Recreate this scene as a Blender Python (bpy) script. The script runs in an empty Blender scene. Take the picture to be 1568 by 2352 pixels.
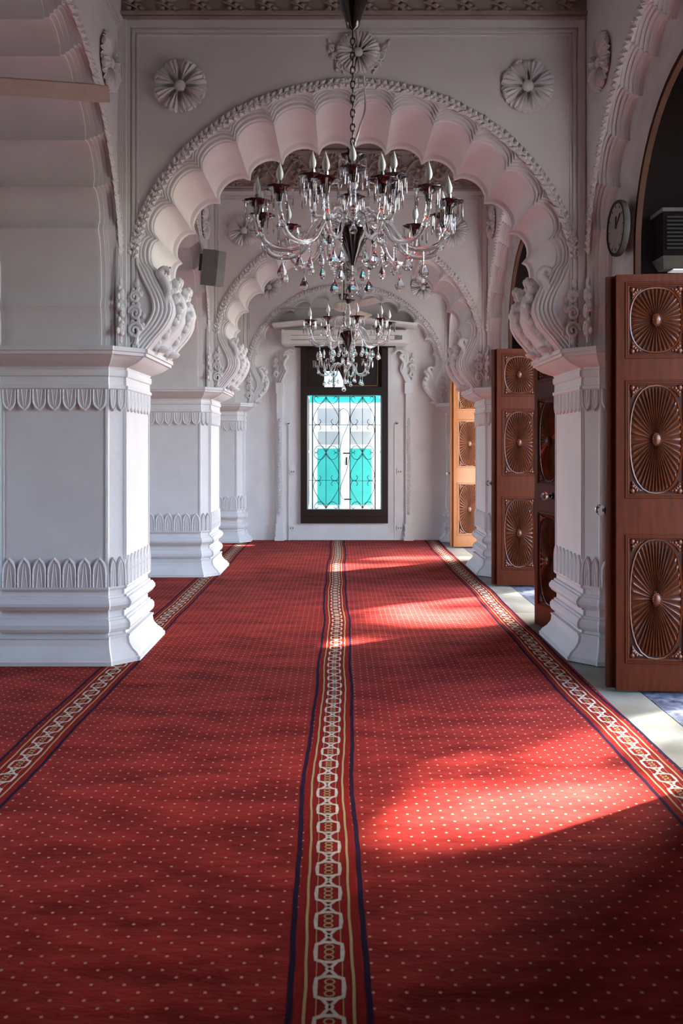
import bpy, bmesh, math, random
from mathutils import Vector, Matrix
random.seed(7)
PI = math.pi
SC = bpy.context.scene
COL = SC.collection

# ------------------------------------------------------------------ camera, sky, sun, exposure
cam_d = bpy.data.cameras.new('camera'); CAM = bpy.data.objects.new('camera', cam_d); COL.objects.link(CAM)
CAM.location = (0, 0, 1.5); CAM.rotation_euler = (PI/2, 0, 0)
cam_d.sensor_fit = 'VERTICAL'; cam_d.sensor_height = 36.0; cam_d.lens = 30.0
cam_d.shift_y = -150/2352; cam_d.shift_x = 4.5/2352
cam_d.clip_start = 0.05
cam_d.dof.use_dof = True; cam_d.dof.focus_distance = 8.0; cam_d.dof.aperture_fstop = 5.0
SC.camera = CAM

W = bpy.data.worlds.new('sky'); SC.world = W; W.use_nodes = True
wn = W.node_tree.nodes; wl = W.node_tree.links; wn.clear()
wo = wn.new('ShaderNodeOutputWorld'); wb = wn.new('ShaderNodeBackground'); ws = wn.new('ShaderNodeTexSky')
ws.sky_type = 'NISHITA'; ws.sun_disc = False; ws.sun_elevation = math.radians(47); ws.sun_rotation = math.radians(60)
ws.air_density = 1.0; ws.dust_density = 2.0; ws.ozone_density = 1.0
wb.inputs['Strength'].default_value = 1.0
wl.new(ws.outputs[0], wb.inputs[0]); wl.new(wb.outputs[0], wo.inputs[0])

SUN_DIR = Vector((-1.0, -0.58, -1.16)).normalized()
sd = bpy.data.lights.new('sun', 'SUN'); sd.energy = 28.0; sd.angle = math.radians(2.0); sd.color = (1.0, 0.93, 0.84)
SUN = bpy.data.objects.new('sun', sd); COL.objects.link(SUN)
SUN.rotation_euler = SUN_DIR.to_track_quat('-Z', 'Y').to_euler(); SUN.location = (12, 8, 14)

vs = SC.view_settings
vs.view_transform = 'Standard'; vs.look = 'None'; vs.gamma = 1.0; vs.use_curve_mapping = False
vs.exposure = 1.65
SC.cycles.max_bounces = 12; SC.cycles.diffuse_bounces = 6; SC.cycles.glossy_bounces = 5
SC.cycles.transmission_bounces = 10; SC.cycles.transparent_max_bounces = 10
SC.cycles.caustics_reflective = False; SC.cycles.caustics_refractive = False
SC.cycles.sample_clamp_indirect = 6.0
SC.cycles.use_denoising = True

# ------------------------------------------------------------------ measures (metres; nave runs along +Y)
F = 1960.0; VX, VY = 779.5, 1026.0
def P(px, py, Y): return Vector(((px-VX)/F*Y, Y, 1.5-(py-VY)/F*Y))
XL, XR = -1.978, 2.178            # pier axes
A, WF = 0.465, 0.37               # half pier, half flat face
NL, NR = XL+A, XR-A               # nave faces of the two arcades
CX = (NL+NR)/2; HN = (NR-NL)/2
YP = [2.43, 6.397, 10.36, 13.86]  # pier axes along the nave
YEND = 13.71; ZC = 4.95; ZCAP = 2.18

# ------------------------------------------------------------------ materials
def mat(name, col, rough=0.6, metal=0.0, bump=0.0, bscale=60, col2=None, vscale=4, trans=0.0, ior=1.45, sheen=0, coat=0, stretch=None, spec=None):
    m = bpy.data.materials.new(name); m.use_nodes = True
    nt = m.node_tree; b = nt.nodes['Principled BSDF']
    b.inputs['Base Color'].default_value = (*col, 1); b.inputs['Roughness'].default_value = rough
    b.inputs['Metallic'].default_value = metal; b.inputs['IOR'].default_value = ior
    b.inputs['Transmission Weight'].default_value = trans
    if sheen: b.inputs['Sheen Weight'].default_value = sheen
    if coat: b.inputs['Coat Weight'].default_value = coat; b.inputs['Coat Roughness'].default_value = 0.12
    if spec is not None: b.inputs['Specular IOR Level'].default_value = spec
    tc = nt.nodes.new('ShaderNodeTexCoord'); mp = nt.nodes.new('ShaderNodeMapping')
    nt.links.new(tc.outputs['Object'], mp.inputs[0])
    if stretch: mp.inputs['Scale'].default_value = stretch
    if col2 is not None:
        n = nt.nodes.new('ShaderNodeTexNoise'); n.inputs['Scale'].default_value = vscale; n.inputs['Detail'].default_value = 5
        r = nt.nodes.new('ShaderNodeMix'); r.data_type = 'RGBA'
        r.inputs[6].default_value = (*col, 1); r.inputs[7].default_value = (*col2, 1)
        rp = nt.nodes.new('ShaderNodeMapRange'); rp.inputs[1].default_value = 0.35; rp.inputs[2].default_value = 0.7
        nt.links.new(mp.outputs[0], n.inputs['Vector']); nt.links.new(n.outputs[0], rp.inputs[0])
        nt.links.new(rp.outputs[0], r.inputs[0]); nt.links.new(r.outputs[2], b.inputs['Base Color'])
    if bump:
        n2 = nt.nodes.new('ShaderNodeTexNoise'); n2.inputs['Scale'].default_value = bscale; n2.inputs['Detail'].default_value = 4
        bp = nt.nodes.new('ShaderNodeBump'); bp.inputs['Strength'].default_value = bump; bp.inputs['Distance'].default_value = 0.01
        nt.links.new(mp.outputs[0], n2.inputs['Vector']); nt.links.new(n2.outputs[0], bp.inputs['Height'])
        nt.links.new(bp.outputs[0], b.inputs['Normal'])
    return m
M = {}
M['plaster'] = mat('white_plaster', (0.72, 0.72, 0.725), 0.62, bump=0.12, bscale=35, col2=(0.66, 0.655, 0.66), vscale=3)
M['plaster_old'] = mat('worn_plaster', (0.58, 0.57, 0.56), 0.7, bump=0.35, bscale=28, col2=(0.44, 0.43, 0.41), vscale=5)
M['ceiling'] = mat('brown_ceiling_plaster', (0.30, 0.25, 0.23), 0.8, bump=0.2, bscale=20, col2=(0.24, 0.20, 0.18), vscale=4)
M['frieze'] = mat('buff_frieze_plaster', (0.42, 0.35, 0.32), 0.8, bump=0.3, bscale=25, col2=(0.34, 0.28, 0.25), vscale=4)
M['wood_daylit'] = mat('daylit_orange_wood', (0.34, 0.105, 0.014), 0.32, bump=0.08, bscale=90, col2=(0.28, 0.085, 0.011), vscale=7, coat=0.5, stretch=(6, 6, 0.7))  # brighter copy of the mahogany, the far door's daylight put into its colour
M['wood_daylit_carved'] = mat('daylit_carved_wood', (0.27, 0.10, 0.045), 0.28, bump=0.06, bscale=120, col2=(0.21, 0.075, 0.03), vscale=9, coat=0.4)  # carved copy for the same door, daylight again in the colour
M['wood_ground'] = mat('dark_panel_ground', (0.028, 0.006, 0.002), 0.5, col2=(0.02, 0.004, 0.0015), vscale=9, spec=0.2)  # boards darkened so the gaps between carved rays look shaded
M['wood'] = mat('mahogany', (0.072, 0.0125, 0.0025), 0.42, bump=0.10, bscale=90, col2=(0.045, 0.0075, 0.0017), vscale=7, spec=0.14, stretch=(6, 6, 0.7))
M['wood_carved'] = mat('carved_mahogany', (0.115, 0.026, 0.0065), 0.27, bump=0.06, bscale=120, col2=(0.06, 0.012, 0.003), vscale=9, spec=0.55)
M['dark_wood'] = mat('dark_brown_paint', (0.018, 0.009, 0.007), 0.45, col2=(0.012, 0.006, 0.005), vscale=6)
M['frame_wood'] = mat('dull_brown_frame', (0.05, 0.022, 0.014), 0.8, spec=0.1, col2=(0.035, 0.016, 0.010), vscale=8)
M['black_wood'] = mat('near_black', (0.006, 0.004, 0.004), 0.9, spec=0.0)  # near black so the added veranda stays dark behind the arches
M['smoke'] = mat('smoked_glass', (0.018, 0.010, 0.011), 0.07, coat=0.6, spec=0.7)
M['glass'] = mat('crystal', (0.97, 0.98, 0.98), 0.02, trans=1.0, ior=1.52)
M['pane'] = mat('window_glass', (0.80, 0.95, 0.95), 0.02, trans=1.0, ior=1.1)
M['chrome'] = mat('chrome', (0.55, 0.55, 0.55), 0.18, metal=1.0)
M['dark_metal'] = mat('dark_metal', (0.05, 0.045, 0.045), 0.3, metal=0.8)
M['bulb'] = mat('frosted_bulb', (0.90, 0.92, 0.86), 0.3, col2=(0.82, 0.84, 0.78), vscale=40)
M['whiteplastic'] = mat('white_plastic', (0.74, 0.74, 0.72), 0.4, col2=(0.68, 0.68, 0.66), vscale=6)
M['greyplastic'] = mat('grey_plastic', (0.20, 0.21, 0.21), 0.5, col2=(0.16, 0.17, 0.17), vscale=12)
M['fan'] = mat('cream_fan_enamel', (0.64, 0.63, 0.54), 0.4, col2=(0.56, 0.55, 0.47), vscale=9)
M['iron'] = mat('wrought_iron', (0.012, 0.012, 0.013), 0.5)
M['turq'] = mat('turquoise_paint', (0.03, 0.40, 0.35), 0.5, col2=(0.045, 0.46, 0.41), vscale=5)
M['white_paint'] = mat('white_paint', (0.86, 0.88, 0.88), 0.5, col2=(0.80, 0.82, 0.82), vscale=6)
M['grey_pane'] = mat('grey_door_glass', (0.42, 0.42, 0.42), 0.25, col2=(0.36, 0.36, 0.37), vscale=3)
M['brass'] = mat('old_brass', (0.35, 0.25, 0.12), 0.35, metal=0.9)
M['cream_stone'] = mat('cream_marble', (0.25, 0.25, 0.215), 0.35, bump=0.05, bscale=15, col2=(0.14, 0.13, 0.10), vscale=3)
M['blue_stone'] = mat('blue_marble', (0.020, 0.026, 0.048), 0.35, col2=(0.15, 0.17, 0.22), vscale=22)
M['lawn'] = mat('grey_courtyard', (0.112, 0.108, 0.103), 0.9, col2=(0.085, 0.082, 0.078), vscale=3)
M['ground'] = mat('pale_paving', (0.42, 0.40, 0.37), 0.8, col2=(0.36, 0.34, 0.31), vscale=1.5)
M['leaf'] = mat('tree_leaf', (0.06, 0.13, 0.03), 0.5, col2=(0.09, 0.17, 0.04), vscale=2)
M['bark'] = mat('bark', (0.10, 0.07, 0.05), 0.9, bump=0.5, bscale=20)
M['vent_grey'] = mat('dusty_vent_metal', (0.05, 0.042, 0.036), 0.8, spec=0.1, col2=(0.035, 0.03, 0.026), vscale=10)
M['vent_slat'] = mat('black_slat', (0.012, 0.010, 0.010), 0.8, spec=0.1)
M['dial'] = mat('clock_dial', (0.24, 0.23, 0.20), 0.4, col2=(0.20, 0.19, 0.165), vscale=14)
M['yarn_cream'] = mat('cream_yarn', (0.58, 0.53, 0.45), 0.95, bump=0.4, bscale=400, col2=(0.42,0.38,0.31), vscale=60, spec=0.08)
M['yarn_gold'] = mat('gold_yarn', (0.36, 0.27, 0.13), 0.95, bump=0.4, bscale=400, col2=(0.40, 0.31, 0.15), vscale=60, spec=0.08)
M['yarn_purple'] = mat('purple_yarn', (0.016, 0.008, 0.026), 0.95, bump=0.4, bscale=400, col2=(0.02, 0.008, 0.03), vscale=60, spec=0.08)
M['yarn_maroon'] = mat('maroon_yarn', (0.23, 0.013, 0.011), 0.95, bump=0.4, bscale=400, col2=(0.18, 0.010, 0.008), vscale=40, spec=0.08)

def carpet_material():
    m = bpy.data.materials.new('red_carpet'); m.use_nodes = True
    nt = m.node_tree; N = nt.nodes; L = nt.links; b = N['Principled BSDF']
    b.inputs['Roughness'].default_value = 0.9; b.inputs['Sheen Weight'].default_value = 0.015; b.inputs['Specular IOR Level'].default_value = 0.06
    tc = N.new('ShaderNodeTexCoord'); sp = N.new('ShaderNodeSeparateXYZ'); L.new(tc.outputs['Object'], sp.inputs[0])
    def mth(op, a, b_=None):
        n = N.new('ShaderNodeMath'); n.operation = op
        for i, v in enumerate((a, b_)):
            if v is None: continue
            if isinstance(v, (int, float)): n.inputs[i].default_value = v
            else: L.new(v, n.inputs[i])
        return n.outputs[0]
    PX, PY_ = 0.0923, 0.067
    def lattice(ox, oy):
        x = mth('MULTIPLY', mth('SUBTRACT', mth('FRACT', mth('ADD', mth('DIVIDE', sp.outputs[0], PX), ox)), 0.5), PX)
        y = mth('MULTIPLY', mth('SUBTRACT', mth('FRACT', mth('ADD', mth('DIVIDE', sp.outputs[1], PY_), oy)), 0.5), PY_)
        d = mth('SQRT', mth('ADD', mth('MULTIPLY', x, x), mth('MULTIPLY', y, y)))
        return mth('LESS_THAN', d, 0.0052)
    dots = mth('MAXIMUM', lattice(0.0, 0.0), lattice(0.5, 0.5))
    mp = N.new('ShaderNodeMapping'); mp.inputs['Scale'].default_value = (0.9, 2.4, 1); L.new(tc.outputs['Object'], mp.inputs[0])
    n1 = N.new('ShaderNodeTexNoise'); n1.inputs['Scale'].default_value = 2.2; n1.inputs['Detail'].default_value = 6; n1.inputs['Roughness'].default_value = 0.65
    L.new(mp.outputs[0], n1.inputs['Vector'])
    rp = N.new('ShaderNodeMapRange'); rp.inputs[1].default_value = 0.35; rp.inputs[2].default_value = 0.68; L.new(n1.outputs[0], rp.inputs[0])
    c1 = N.new('ShaderNodeMix'); c1.data_type = 'RGBA'
    c1.inputs[6].default_value = (0.145, 0.0075, 0.0065, 1); c1.inputs[7].default_value = (0.33, 0.027, 0.021, 1); L.new(rp.outputs[0], c1.inputs[0])
    c2 = N.new('ShaderNodeMix'); c2.data_type = 'RGBA'; L.new(dots, c2.inputs[0]); L.new(c1.outputs[2], c2.inputs[6])
    c2.inputs[7].default_value = (0.50, 0.29, 0.18, 1); L.new(c2.outputs[2], b.inputs['Base Color'])
    n2 = N.new('ShaderNodeTexNoise'); n2.inputs['Scale'].default_value = 350; n2.inputs['Detail'].default_value = 2
    L.new(tc.outputs['Object'], n2.inputs['Vector'])
    b1 = N.new('ShaderNodeBump'); b1.inputs['Strength'].default_value = 0.5; b1.inputs['Distance'].default_value = 0.004; L.new(n2.outputs[0], b1.inputs['Height'])
    b2 = N.new('ShaderNodeBump'); b2.inputs['Strength'].default_value = 0.55; b2.inputs['Distance'].default_value = 0.05
    L.new(n1.outputs[0], b2.inputs['Height']); L.new(b1.outputs[0], b2.inputs['Normal']); L.new(b2.outputs[0], b.inputs['Normal'])
    return m
M['carpet'] = carpet_material()

# ------------------------------------------------------------------ mesh helpers
class MB:
    def __init__(s): s.v = []; s.f = []; s.m = []
    def add(s, vs, fs, mi=0):
        o = len(s.v); s.v += [tuple(p) for p in vs]
        for f in fs: s.f.append(tuple(i+o for i in f)); s.m.append(mi)
        return s
    def box(s, x0, x1, y0, y1, z0, z1, mi=0):
        return s.add([(x0,y0,z0),(x1,y0,z0),(x1,y1,z0),(x0,y1,z0),(x0,y0,z1),(x1,y0,z1),(x1,y1,z1),(x0,y1,z1)],
              [(0,3,2,1),(4,5,6,7),(0,1,5,4),(1,2,6,5),(2,3,7,6),(3,0,4,7)], mi)
    def grid(s, rows, closed_u=False, closed_v=False, mi=0):
        n = len(rows); k = len(rows[0]); vs = [p for r in rows for p in r]; fs = []
        for i in range(n if closed_u else n-1):
            for j in range(k if closed_v else k-1):
                a = i*k+j; b = i*k+(j+1) % k; c = ((i+1) % n)*k+(j+1) % k; d = ((i+1) % n)*k+j
                fs.append((a, b, c, d))
        return s.add(vs, fs, mi)
    def lathe(s, prof, n=16, c=(0,0,0), mi=0, flute=0, fa=0.0, axis='z'):
        rows = []
        for r, z in prof:
            row = []
            for i in range(n):
                t = 2*PI*i/n; rr = r*(1+fa*math.cos(flute*t)) if flute else r
                p = (rr*math.cos(t), rr*math.sin(t), z)
                if axis == 'y': p = (p[0], p[2], p[1])
                if axis == 'x': p = (p[2], p[0], p[1])
                row.append((c[0]+p[0], c[1]+p[1], c[2]+p[2]))
            rows.append(row)
        s.grid(rows, closed_v=True, mi=mi)
        o = len(s.v)
        if prof[0][0] > 1e-6: s.f.append(tuple(range(o-len(prof)*n, o-len(prof)*n+n))); s.m.append(mi)
        if prof[-1][0] > 1e-6: s.f.append(tuple(range(o-n, o))); s.m.append(mi)
        return s
    def tube(s, pts, r, n=6, mi=0, caps=True, flat=1.0):
        pts = [Vector(p) for p in pts]; rows = []; ref = None
        rs = r if isinstance(r, (list, tuple)) else [r]*len(pts)
        for i, p in enumerate(pts):
            t = (pts[min(i+1, len(pts)-1)]-pts[max(i-1, 0)])
            t = t.normalized() if t.length > 1e-9 else Vector((0,0,1))
            if ref is None:
                ref = Vector((0,0,1)) if abs(t.z) < 0.9 else Vector((1,0,0))
                ref = (ref-t*ref.dot(t)).normalized()
            else:
                ref = ref-t*ref.dot(t); ref = ref.normalized() if ref.length > 1e-6 else t.orthogonal().normalized()
            bi = t.cross(ref)
            rows.append([p+ref*(rs[i]*math.cos(2*PI*k/n))+bi*(rs[i]*flat*math.sin(2*PI*k/n)) for k in range(n)])
        s.grid(rows, closed_v=True, mi=mi)
        if caps:
            o = len(s.v); tot = len(rows)*n
            s.f.append(tuple(range(o-tot, o-tot+n))); s.m.append(mi); s.f.append(tuple(range(o-n, o))); s.m.append(mi)
        return s
    def ball(s, c, rx, ry=None, rz=None, n=8, k=5, mi=0):
        ry = ry or rx; rz = rz or rx; rows = []
        for i in range(k+1):
            a = -PI/2+PI*i/k; cr = max(math.cos(a), 0.02)
            rows.append([(c[0]+rx*cr*math.cos(2*PI*j/n), c[1]+ry*cr*math.sin(2*PI*j/n), c[2]+rz*math.sin(a)) for j in range(n)])
        return s.grid(rows, closed_v=True, mi=mi)
    def xf(s, fn): s.v = [tuple(fn(*p)) for p in s.v]; return s
    def mesh(s, name, mats, smooth=35):
        me = bpy.data.meshes.new(name); me.from_pydata(s.v, [], s.f)
        for m_ in (mats if isinstance(mats, (list, tuple)) else [mats]): me.materials.append(m_)
        if any(s.m): me.polygons.foreach_set('material_index', s.m)
        bm = bmesh.new(); bm.from_mesh(me); bmesh.ops.recalc_face_normals(bm, faces=bm.faces); bm.to_mesh(me); bm.free()
        if smooth:
            me.polygons.foreach_set('use_smooth', [True]*len(me.polygons))
            me.set_sharp_from_angle(angle=math.radians(smooth))
        me.update(); return me
    def obj(s, name, mats, parent=None, smooth=35, loc=None, rot=None, scale=None):
        return place(name, s.mesh(name, mats, smooth), parent, loc, rot, scale)
def place(name, me, parent=None, loc=None, rot=None, scale=None, mw=None):
    o = bpy.data.objects.new(name, me); COL.objects.link(o)
    if parent is not None: o.parent = parent
    if mw is not None: o.matrix_local = mw
    if loc is not None: o.location = loc
    if rot is not None: o.rotation_euler = rot
    if scale is not None: o.scale = scale if isinstance(scale, (tuple, list)) else (scale,)*3
    return o
def tag(o, label, cat=None, group=None, kind=None):
    o['label'] = label
    if cat: o['category'] = cat
    if group: o['group'] = group
    if kind: o['kind'] = kind
    return o
def thing(name, label, cat, loc=(0,0,0), rot=(0,0,0), group=None, kind=None):
    o = bpy.data.objects.new(name, None); COL.objects.link(o); o.location = loc; o.rotation_euler = rot
    o.empty_display_size = 0.1
    return tag(o, label, cat, group, kind)
def lerp(a, b, t): return a+(b-a)*t
def smooth_path(pts, n=6):
    out = []; pts = [Vector(p) for p in pts]
    for i in range(len(pts)-1):
        p0 = pts[max(i-1, 0)]; p1 = pts[i]; p2 = pts[i+1]; p3 = pts[min(i+2, len(pts)-1)]
        for k in range(n):
            t = k/n
            out.append(0.5*((2*p1)+(p2-p0)*t+(2*p0-5*p1+4*p2-p3)*t*t+(3*p1-p0-3*p2+p3)*t**3))
    out.append(pts[-1]); return out

# ------------------------------------------------------------------ SETTING: floor and carpet
fl = MB().box(-6.2, 1.6, -3.6, 14.0, -0.2, -0.016).obj('floor', M['cream_stone'], smooth=0)
tag(fl, 'cream stone floor beyond the right edge of the carpet', 'floor', kind='structure')
# marble strip along the door side: cream border slabs and blue slabs
y = -3.5; k = 0
while y < 13.6:
    ln = 1.25
    MB().box(1.585, 1.842, y+0.003, y+ln-0.003, -0.06, -0.004).obj('border_slab', M['cream_stone'], fl, smooth=0)
    y += ln
for i in range(14):
    y0 = -3.5+i*1.25
    MB().box(1.848, 2.46, y0+0.004, y0+1.246, -0.06, -0.004).obj('blue_slab', M['blue_stone'], fl, smooth=0)
    MB().box(2.466, 3.3, y0+0.004, y0+1.246, -0.06, -0.004).obj('blue_slab', M['blue_stone'], fl, smooth=0)

carpet = MB().box(-6.0, 1.585, -3.4, YEND, -0.014, 0.0).obj('carpet', M['carpet'], smooth=0)
tag(carpet, 'wall-to-wall red prayer carpet with pale dots and three patterned border bands', 'carpet')
def border(x0, label, ph):
    b = MB()
    def wob(yv): return x0+0.010*math.sin(yv*1.1+ph)+0.006*math.sin(yv*2.7+ph*2)+0.003*math.sin(yv*6.1+ph)
    ys = [-1.0+0.06*i for i in range(int((YEND+1.0)/0.06)+1)]
    def ribbon(off, w, mi, z):
        o = len(b.v)
        for q, yv in enumerate(ys):
            c = wob(yv)+off+0.0012*math.sin(q*1.7+off*90); b.v += [(c-w/2, yv, z), (c+w/2, yv, z)]
        for q in range(len(ys)-1):
            b.f.append((o+2*q, o+2*q+1, o+2*q+3, o+2*q+2)); b.m.append(mi)
    ribbon(0, 0.19, 3, 0.0006)
    for s in (-1, 1):
        ribbon(s*0.108, 0.017, 2, 0.0008); ribbon(s*0.067, 0.0085, 1, 0.0014)
        ribbon(s*0.037, 0.0025, 1, 0.0014)
    def ring(cx, cy, outl, w, mi, z=0.0016):
        n = len(outl); o = len(b.v)
        for (px, py) in outl:
            l = math.hypot(px, py); q = (l-w)/l
            b.v += [(cx+px, cy+py, z), (cx+px*q, cy+py*q, z)]
        for i in range(n):
            j = (i+1) % n; b.f.append((o+2*i, o+2*j, o+2*j+1, o+2*i+1)); b.m.append(mi)
    T = 0.1665; yv = 0.2
    while yv < YEND-0.1:
        c = wob(yv)
        ring(c, yv, [(0.018,0.056),(0.043,0.044),(0.047,0),(0.043,-0.044),(0.018,-0.056),(-0.018,-0.056),(-0.043,-0.044),(-0.047,0),(-0.043,0.044),(-0.018,0.056)], 0.0135, 0)
        for dy in (-0.026, 0, 0.026):
            ring(c, yv+dy, [(0.016*math.cos(a*PI/4), 0.0145*math.sin(a*PI/4)) for a in range(8)], 0.005, 1)
        # crossed bands between two octagons
        c2 = wob(yv+T/2); z = 0.0017
        for s in (-1, 1):
            xa, ya, xb, yb = s*0.022, yv+0.048, -s*0.022, yv+T-0.048
            o = len(b.v); b.v += [(c2+xa-0.006, ya, z), (c2+xa+0.006, ya, z), (c2+xb+0.006, yb, z), (c2+xb-0.006, yb, z)]
            b.f.append((o, o+1, o+2, o+3)); b.m.append(0)
        ring(c2, yv+T/2, [(0.013*math.cos(a*PI/4), 0.013*math.sin(a*PI/4)) for a in range(8)], 0.006, 0, 0.0019)
        yv += T
    o = b.obj('border_band', [M['yarn_cream'], M['yarn_gold'], M['yarn_purple'], M['yarn_maroon']], carpet, smooth=0)
    o['label'] = label
border(-0.036, 'centre band of pale linked octagons between purple lines', 0.4)
border(-1.52, 'left band of pale linked octagons running under the left piers', 2.1)
border(1.465, 'right band of pale linked octagons beside the stone floor', 4.4)

# ------------------------------------------------------------------ arches
def arch_half():
    out = []    # (tu, tz, nu, nz, bulge, ring_u, ring_z)
    a, b, zc = 1.43, 1.26, 2.6; ra, rb = 1.555, 1.425
    tips = [0, 10.8, 23, 35, 48, 61.5, 73.4]
    for i in range(6):
        for q in range(8):
            u = q/8; th = math.radians(lerp(tips[i], tips[i+1], u))
            n = Vector((math.sin(th)/a, math.cos(th)/b)).normalized()
            out.append((a*math.sin(th), zc+b*math.cos(th), n.x, n.y, 0.080*(4*u*(1-u))**0.62, ra*math.sin(th), zc+rb*math.cos(th)))
    def ring(z):
        return (ra*math.sqrt(max(0, 1-((z-zc)/rb)**2)) if z > zc else ra)
    A0 = Vector((1.370, 2.96)); B0 = Vector((1.385, 2.75))
    for q in range(8):
        u = q/8; p = A0.lerp(B0, u); rz = lerp(3.007, 2.75, u)
        out.append((p.x, p.y, 1.0, lerp(0.25, 0.05, u), 0.05*(4*u*(1-u))**0.62, ring(rz), rz))
    S = [(1.385,2.75),(1.345,2.66),(1.300,2.57),(1.275,2.49),(1.285,2.42),(1.33,2.34),(1.39,2.27),(1.46,2.18)]
    for p in smooth_path([(x, 0, z) for x, z in S], 4):
        out.append((p.x, p.z, 1.0, 0.0, 0.0, min(ring(p.z), 1.56), p.z))
    return out
AH = arch_half()
def arch_half_plain():
    ra, rb, zc = 1.555, 1.425, 2.6
    out = list(AH[:48])
    def ring(z): return (ra*math.sqrt(max(0, 1-((z-zc)/rb)**2)) if z > zc else ra)
    for (a, b, bu, r0, r1) in (((1.370, 2.96), (1.425, 2.45), .05, 3.007, 2.45), ((1.425, 2.45), (1.445, 2.18), .022, 2.45, 2.18)):
        for q in range(8):
            u = q/8; rz = lerp(r0, r1, u)
            out.append((lerp(a[0], b[0], u), lerp(a[1], b[1], u), 1.0, .1*(1-u), bu*(4*u*(1-u))**.62, ring(rz), rz))
    out.append((1.445, 2.18, 1.0, 0.0, 0.0, ra, 2.18))
    return out
AHP = arch_half_plain()
PF = [(.122,0.0,.15)]
for i_ in range(5):
    r_, d_, k_ = .120-.024*i_, .022*i_, (.35, .7, .9, 1, 1)[i_]
    PF += [(r_, d_-.014, k_), (r_-.010, d_-.015, k_), (r_-.0125, d_+.012, min(1, k_+.1)), (r_-.022, d_+.013, min(1, k_+.2))]
PF += [(0.0, .110, 1), (0.0, .13, 1)]
def arch(mapf, s, half, T, mode='full', ztop=ZC, H=None):
    """one pierced arch wall in (u along wall, d depth, z); returns a builder"""
    prof = [('ring', 0.0)]+PF
    if mode == 'full':
        prof += [(0,.45,1),(0,T-.15,1),(-.026,T-.14,1),(-.026,T-.085,1),(0,T-.075,1)]
        prof += [(r, T-d, k) for r, d, k in reversed(PF[:-1])]+[('ring', T)]
    elif mode == 'blind': prof += [(0, T, 1)]
    samples = [(-x[0], x[1], -x[2], x[3], x[4], -x[5], x[6]) for x in reversed((H or AH)[1:])]+(H or AH)
    rows = []
    for tu, tz, nu, nz, bu, ru, rz in samples:
        row = []
        for pr in prof:
            if pr[0] == 'ring': row.append(mapf(ru*s, pr[1], rz))
            else:
                r, d, k = pr; q = r+k*bu
                row.append(mapf((tu+nu*q)*s, d, tz+nz*q))
        rows.append(row)
    mb = MB(); mb.grid(rows)
    # flat wall face between the ring and the bounding rectangle
    corner = math.atan2(half, ztop-2.6)
    def face(d):
        inner = []; outer = []
        best = {-1: (9, 0), 1: (9, 0)}
        for i, x in enumerate(samples):
            u = x[5]*s; z = x[6]; inner.append((u, z))
            if z <= 2.6: outer.append((math.copysign(half, u), z))
            else:
                an = math.atan2(abs(u), z-2.6); sg = 1 if u >= 0 else -1
                if an < corner: outer.append((sg*(ztop-2.6)*math.tan(an), ztop))
                else: outer.append((sg*half, 2.6+half/math.tan(an)))
                if abs(an-corner) < best[sg][0]: best[sg] = (abs(an-corner), i)
        for sg in (-1, 1): outer[best[sg][1]] = (sg*half, ztop)
        mb.grid([[mapf(a_[0], d, a_[1]), mapf(b_[0], d, b_[1])] for a_, b_ in zip(inner, outer)])
    face(0)
    if mode == 'full': face(T)
    return mb
def tmap(y0): return lambda u, d, z: (CX+u, y0+d, z)
def lmap(yc): return lambda u, d, z: (NL-d, yc+u, z)
def rmap(yc): return lambda u, d, z: (NR+d, yc+u, z)

# sprig of the garland: lies in the u-z plane, points along +x, proud along -y
def sprig_mesh():
    b = MB()
    def lf(x, z, ang, ln, w):
        c, s_ = math.cos(ang), math.sin(ang)
        vs = [(0,0,0),(ln*.5,-.010,w/2),(ln,-.006,0),(ln*.5,-.010,-w/2),(ln*.5,-.026,0)]
        b.add([(x+p[0]*c-p[2]*s_, p[1], z+p[0]*s_+p[2]*c) for p in vs], [(0,1,4),(1,2,4),(2,3,4),(3,0,4)])
    b.tube([(0,-.006,0),(.05,-.012,.004),(.10,-.006,0)], .006, 5)
    for x, a_, ln in ((.0,.62,.06),(.035,.52,.06),(.065,.42,.055),(.015,-.62,.055),(.05,-.5,.055)): lf(x, 0, a_, ln, .034)
    lf(.085, 0, 0, .045, .022)
    return b.mesh('leaf_sprig', M['plaster'], 50)
SPRIG = sprig_mesh()
def petal_mesh():
    rows = []
    for i in range(7):
        t = i/6; r = .035+.145*t; w = .004+.060*math.sin(min(1, t*1.1)*PI*.52)**1.8; lift = .028+.026*math.sin(t*PI*.8)-.016*(t > .9)
        rows.append([(r-(.012 if abs(j) == 4 and i == 6 else 0), -(lift*(1-.65*(j/4)**2)+.009*math.cos(j*PI)*(t > .1)), w*j/4) for j in range(-4, 5)])
    b = MB().grid(rows)
    b.ball((.172,-.026,0), .018,.020,.030, 6, 4); b.ball((.160,-.018,.034), .016,.016,.016, 6, 4); b.ball((.160,-.018,-.034), .016,.016,.016, 6, 4)
    return b.mesh('petal', M['plaster'], 60)
PETAL = petal_mesh()
BOSS = MB().ball((0,-.02,0), .042,.03,.042, 10, 5).mesh('rosette', M['plaster'])
def surf(mapf, u, z, d=0.0, ang=0.0, sc=1.0, flip=False):
    """matrix that puts an ornament drawn in x-z (proud along -y) on a wall given by mapf"""
    o = Vector(mapf(u, d, z)); eu = (Vector(mapf(u+1, d, z))-o); ed = (Vector(mapf(u, d+1, z))-o); ez = Vector((0,0,1))
    c, s_ = math.cos(ang), math.sin(ang)
    ex = eu*c+ez*s_; ezz = ez*c-eu*s_
    if flip: ezz = -ezz
    m = Matrix.Identity(4)
    for i, v in enumerate((ex, ed, ezz)):
        for j in range(3): m[j][i] = v[j]*sc
    m.translation = o
    return m
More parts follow.
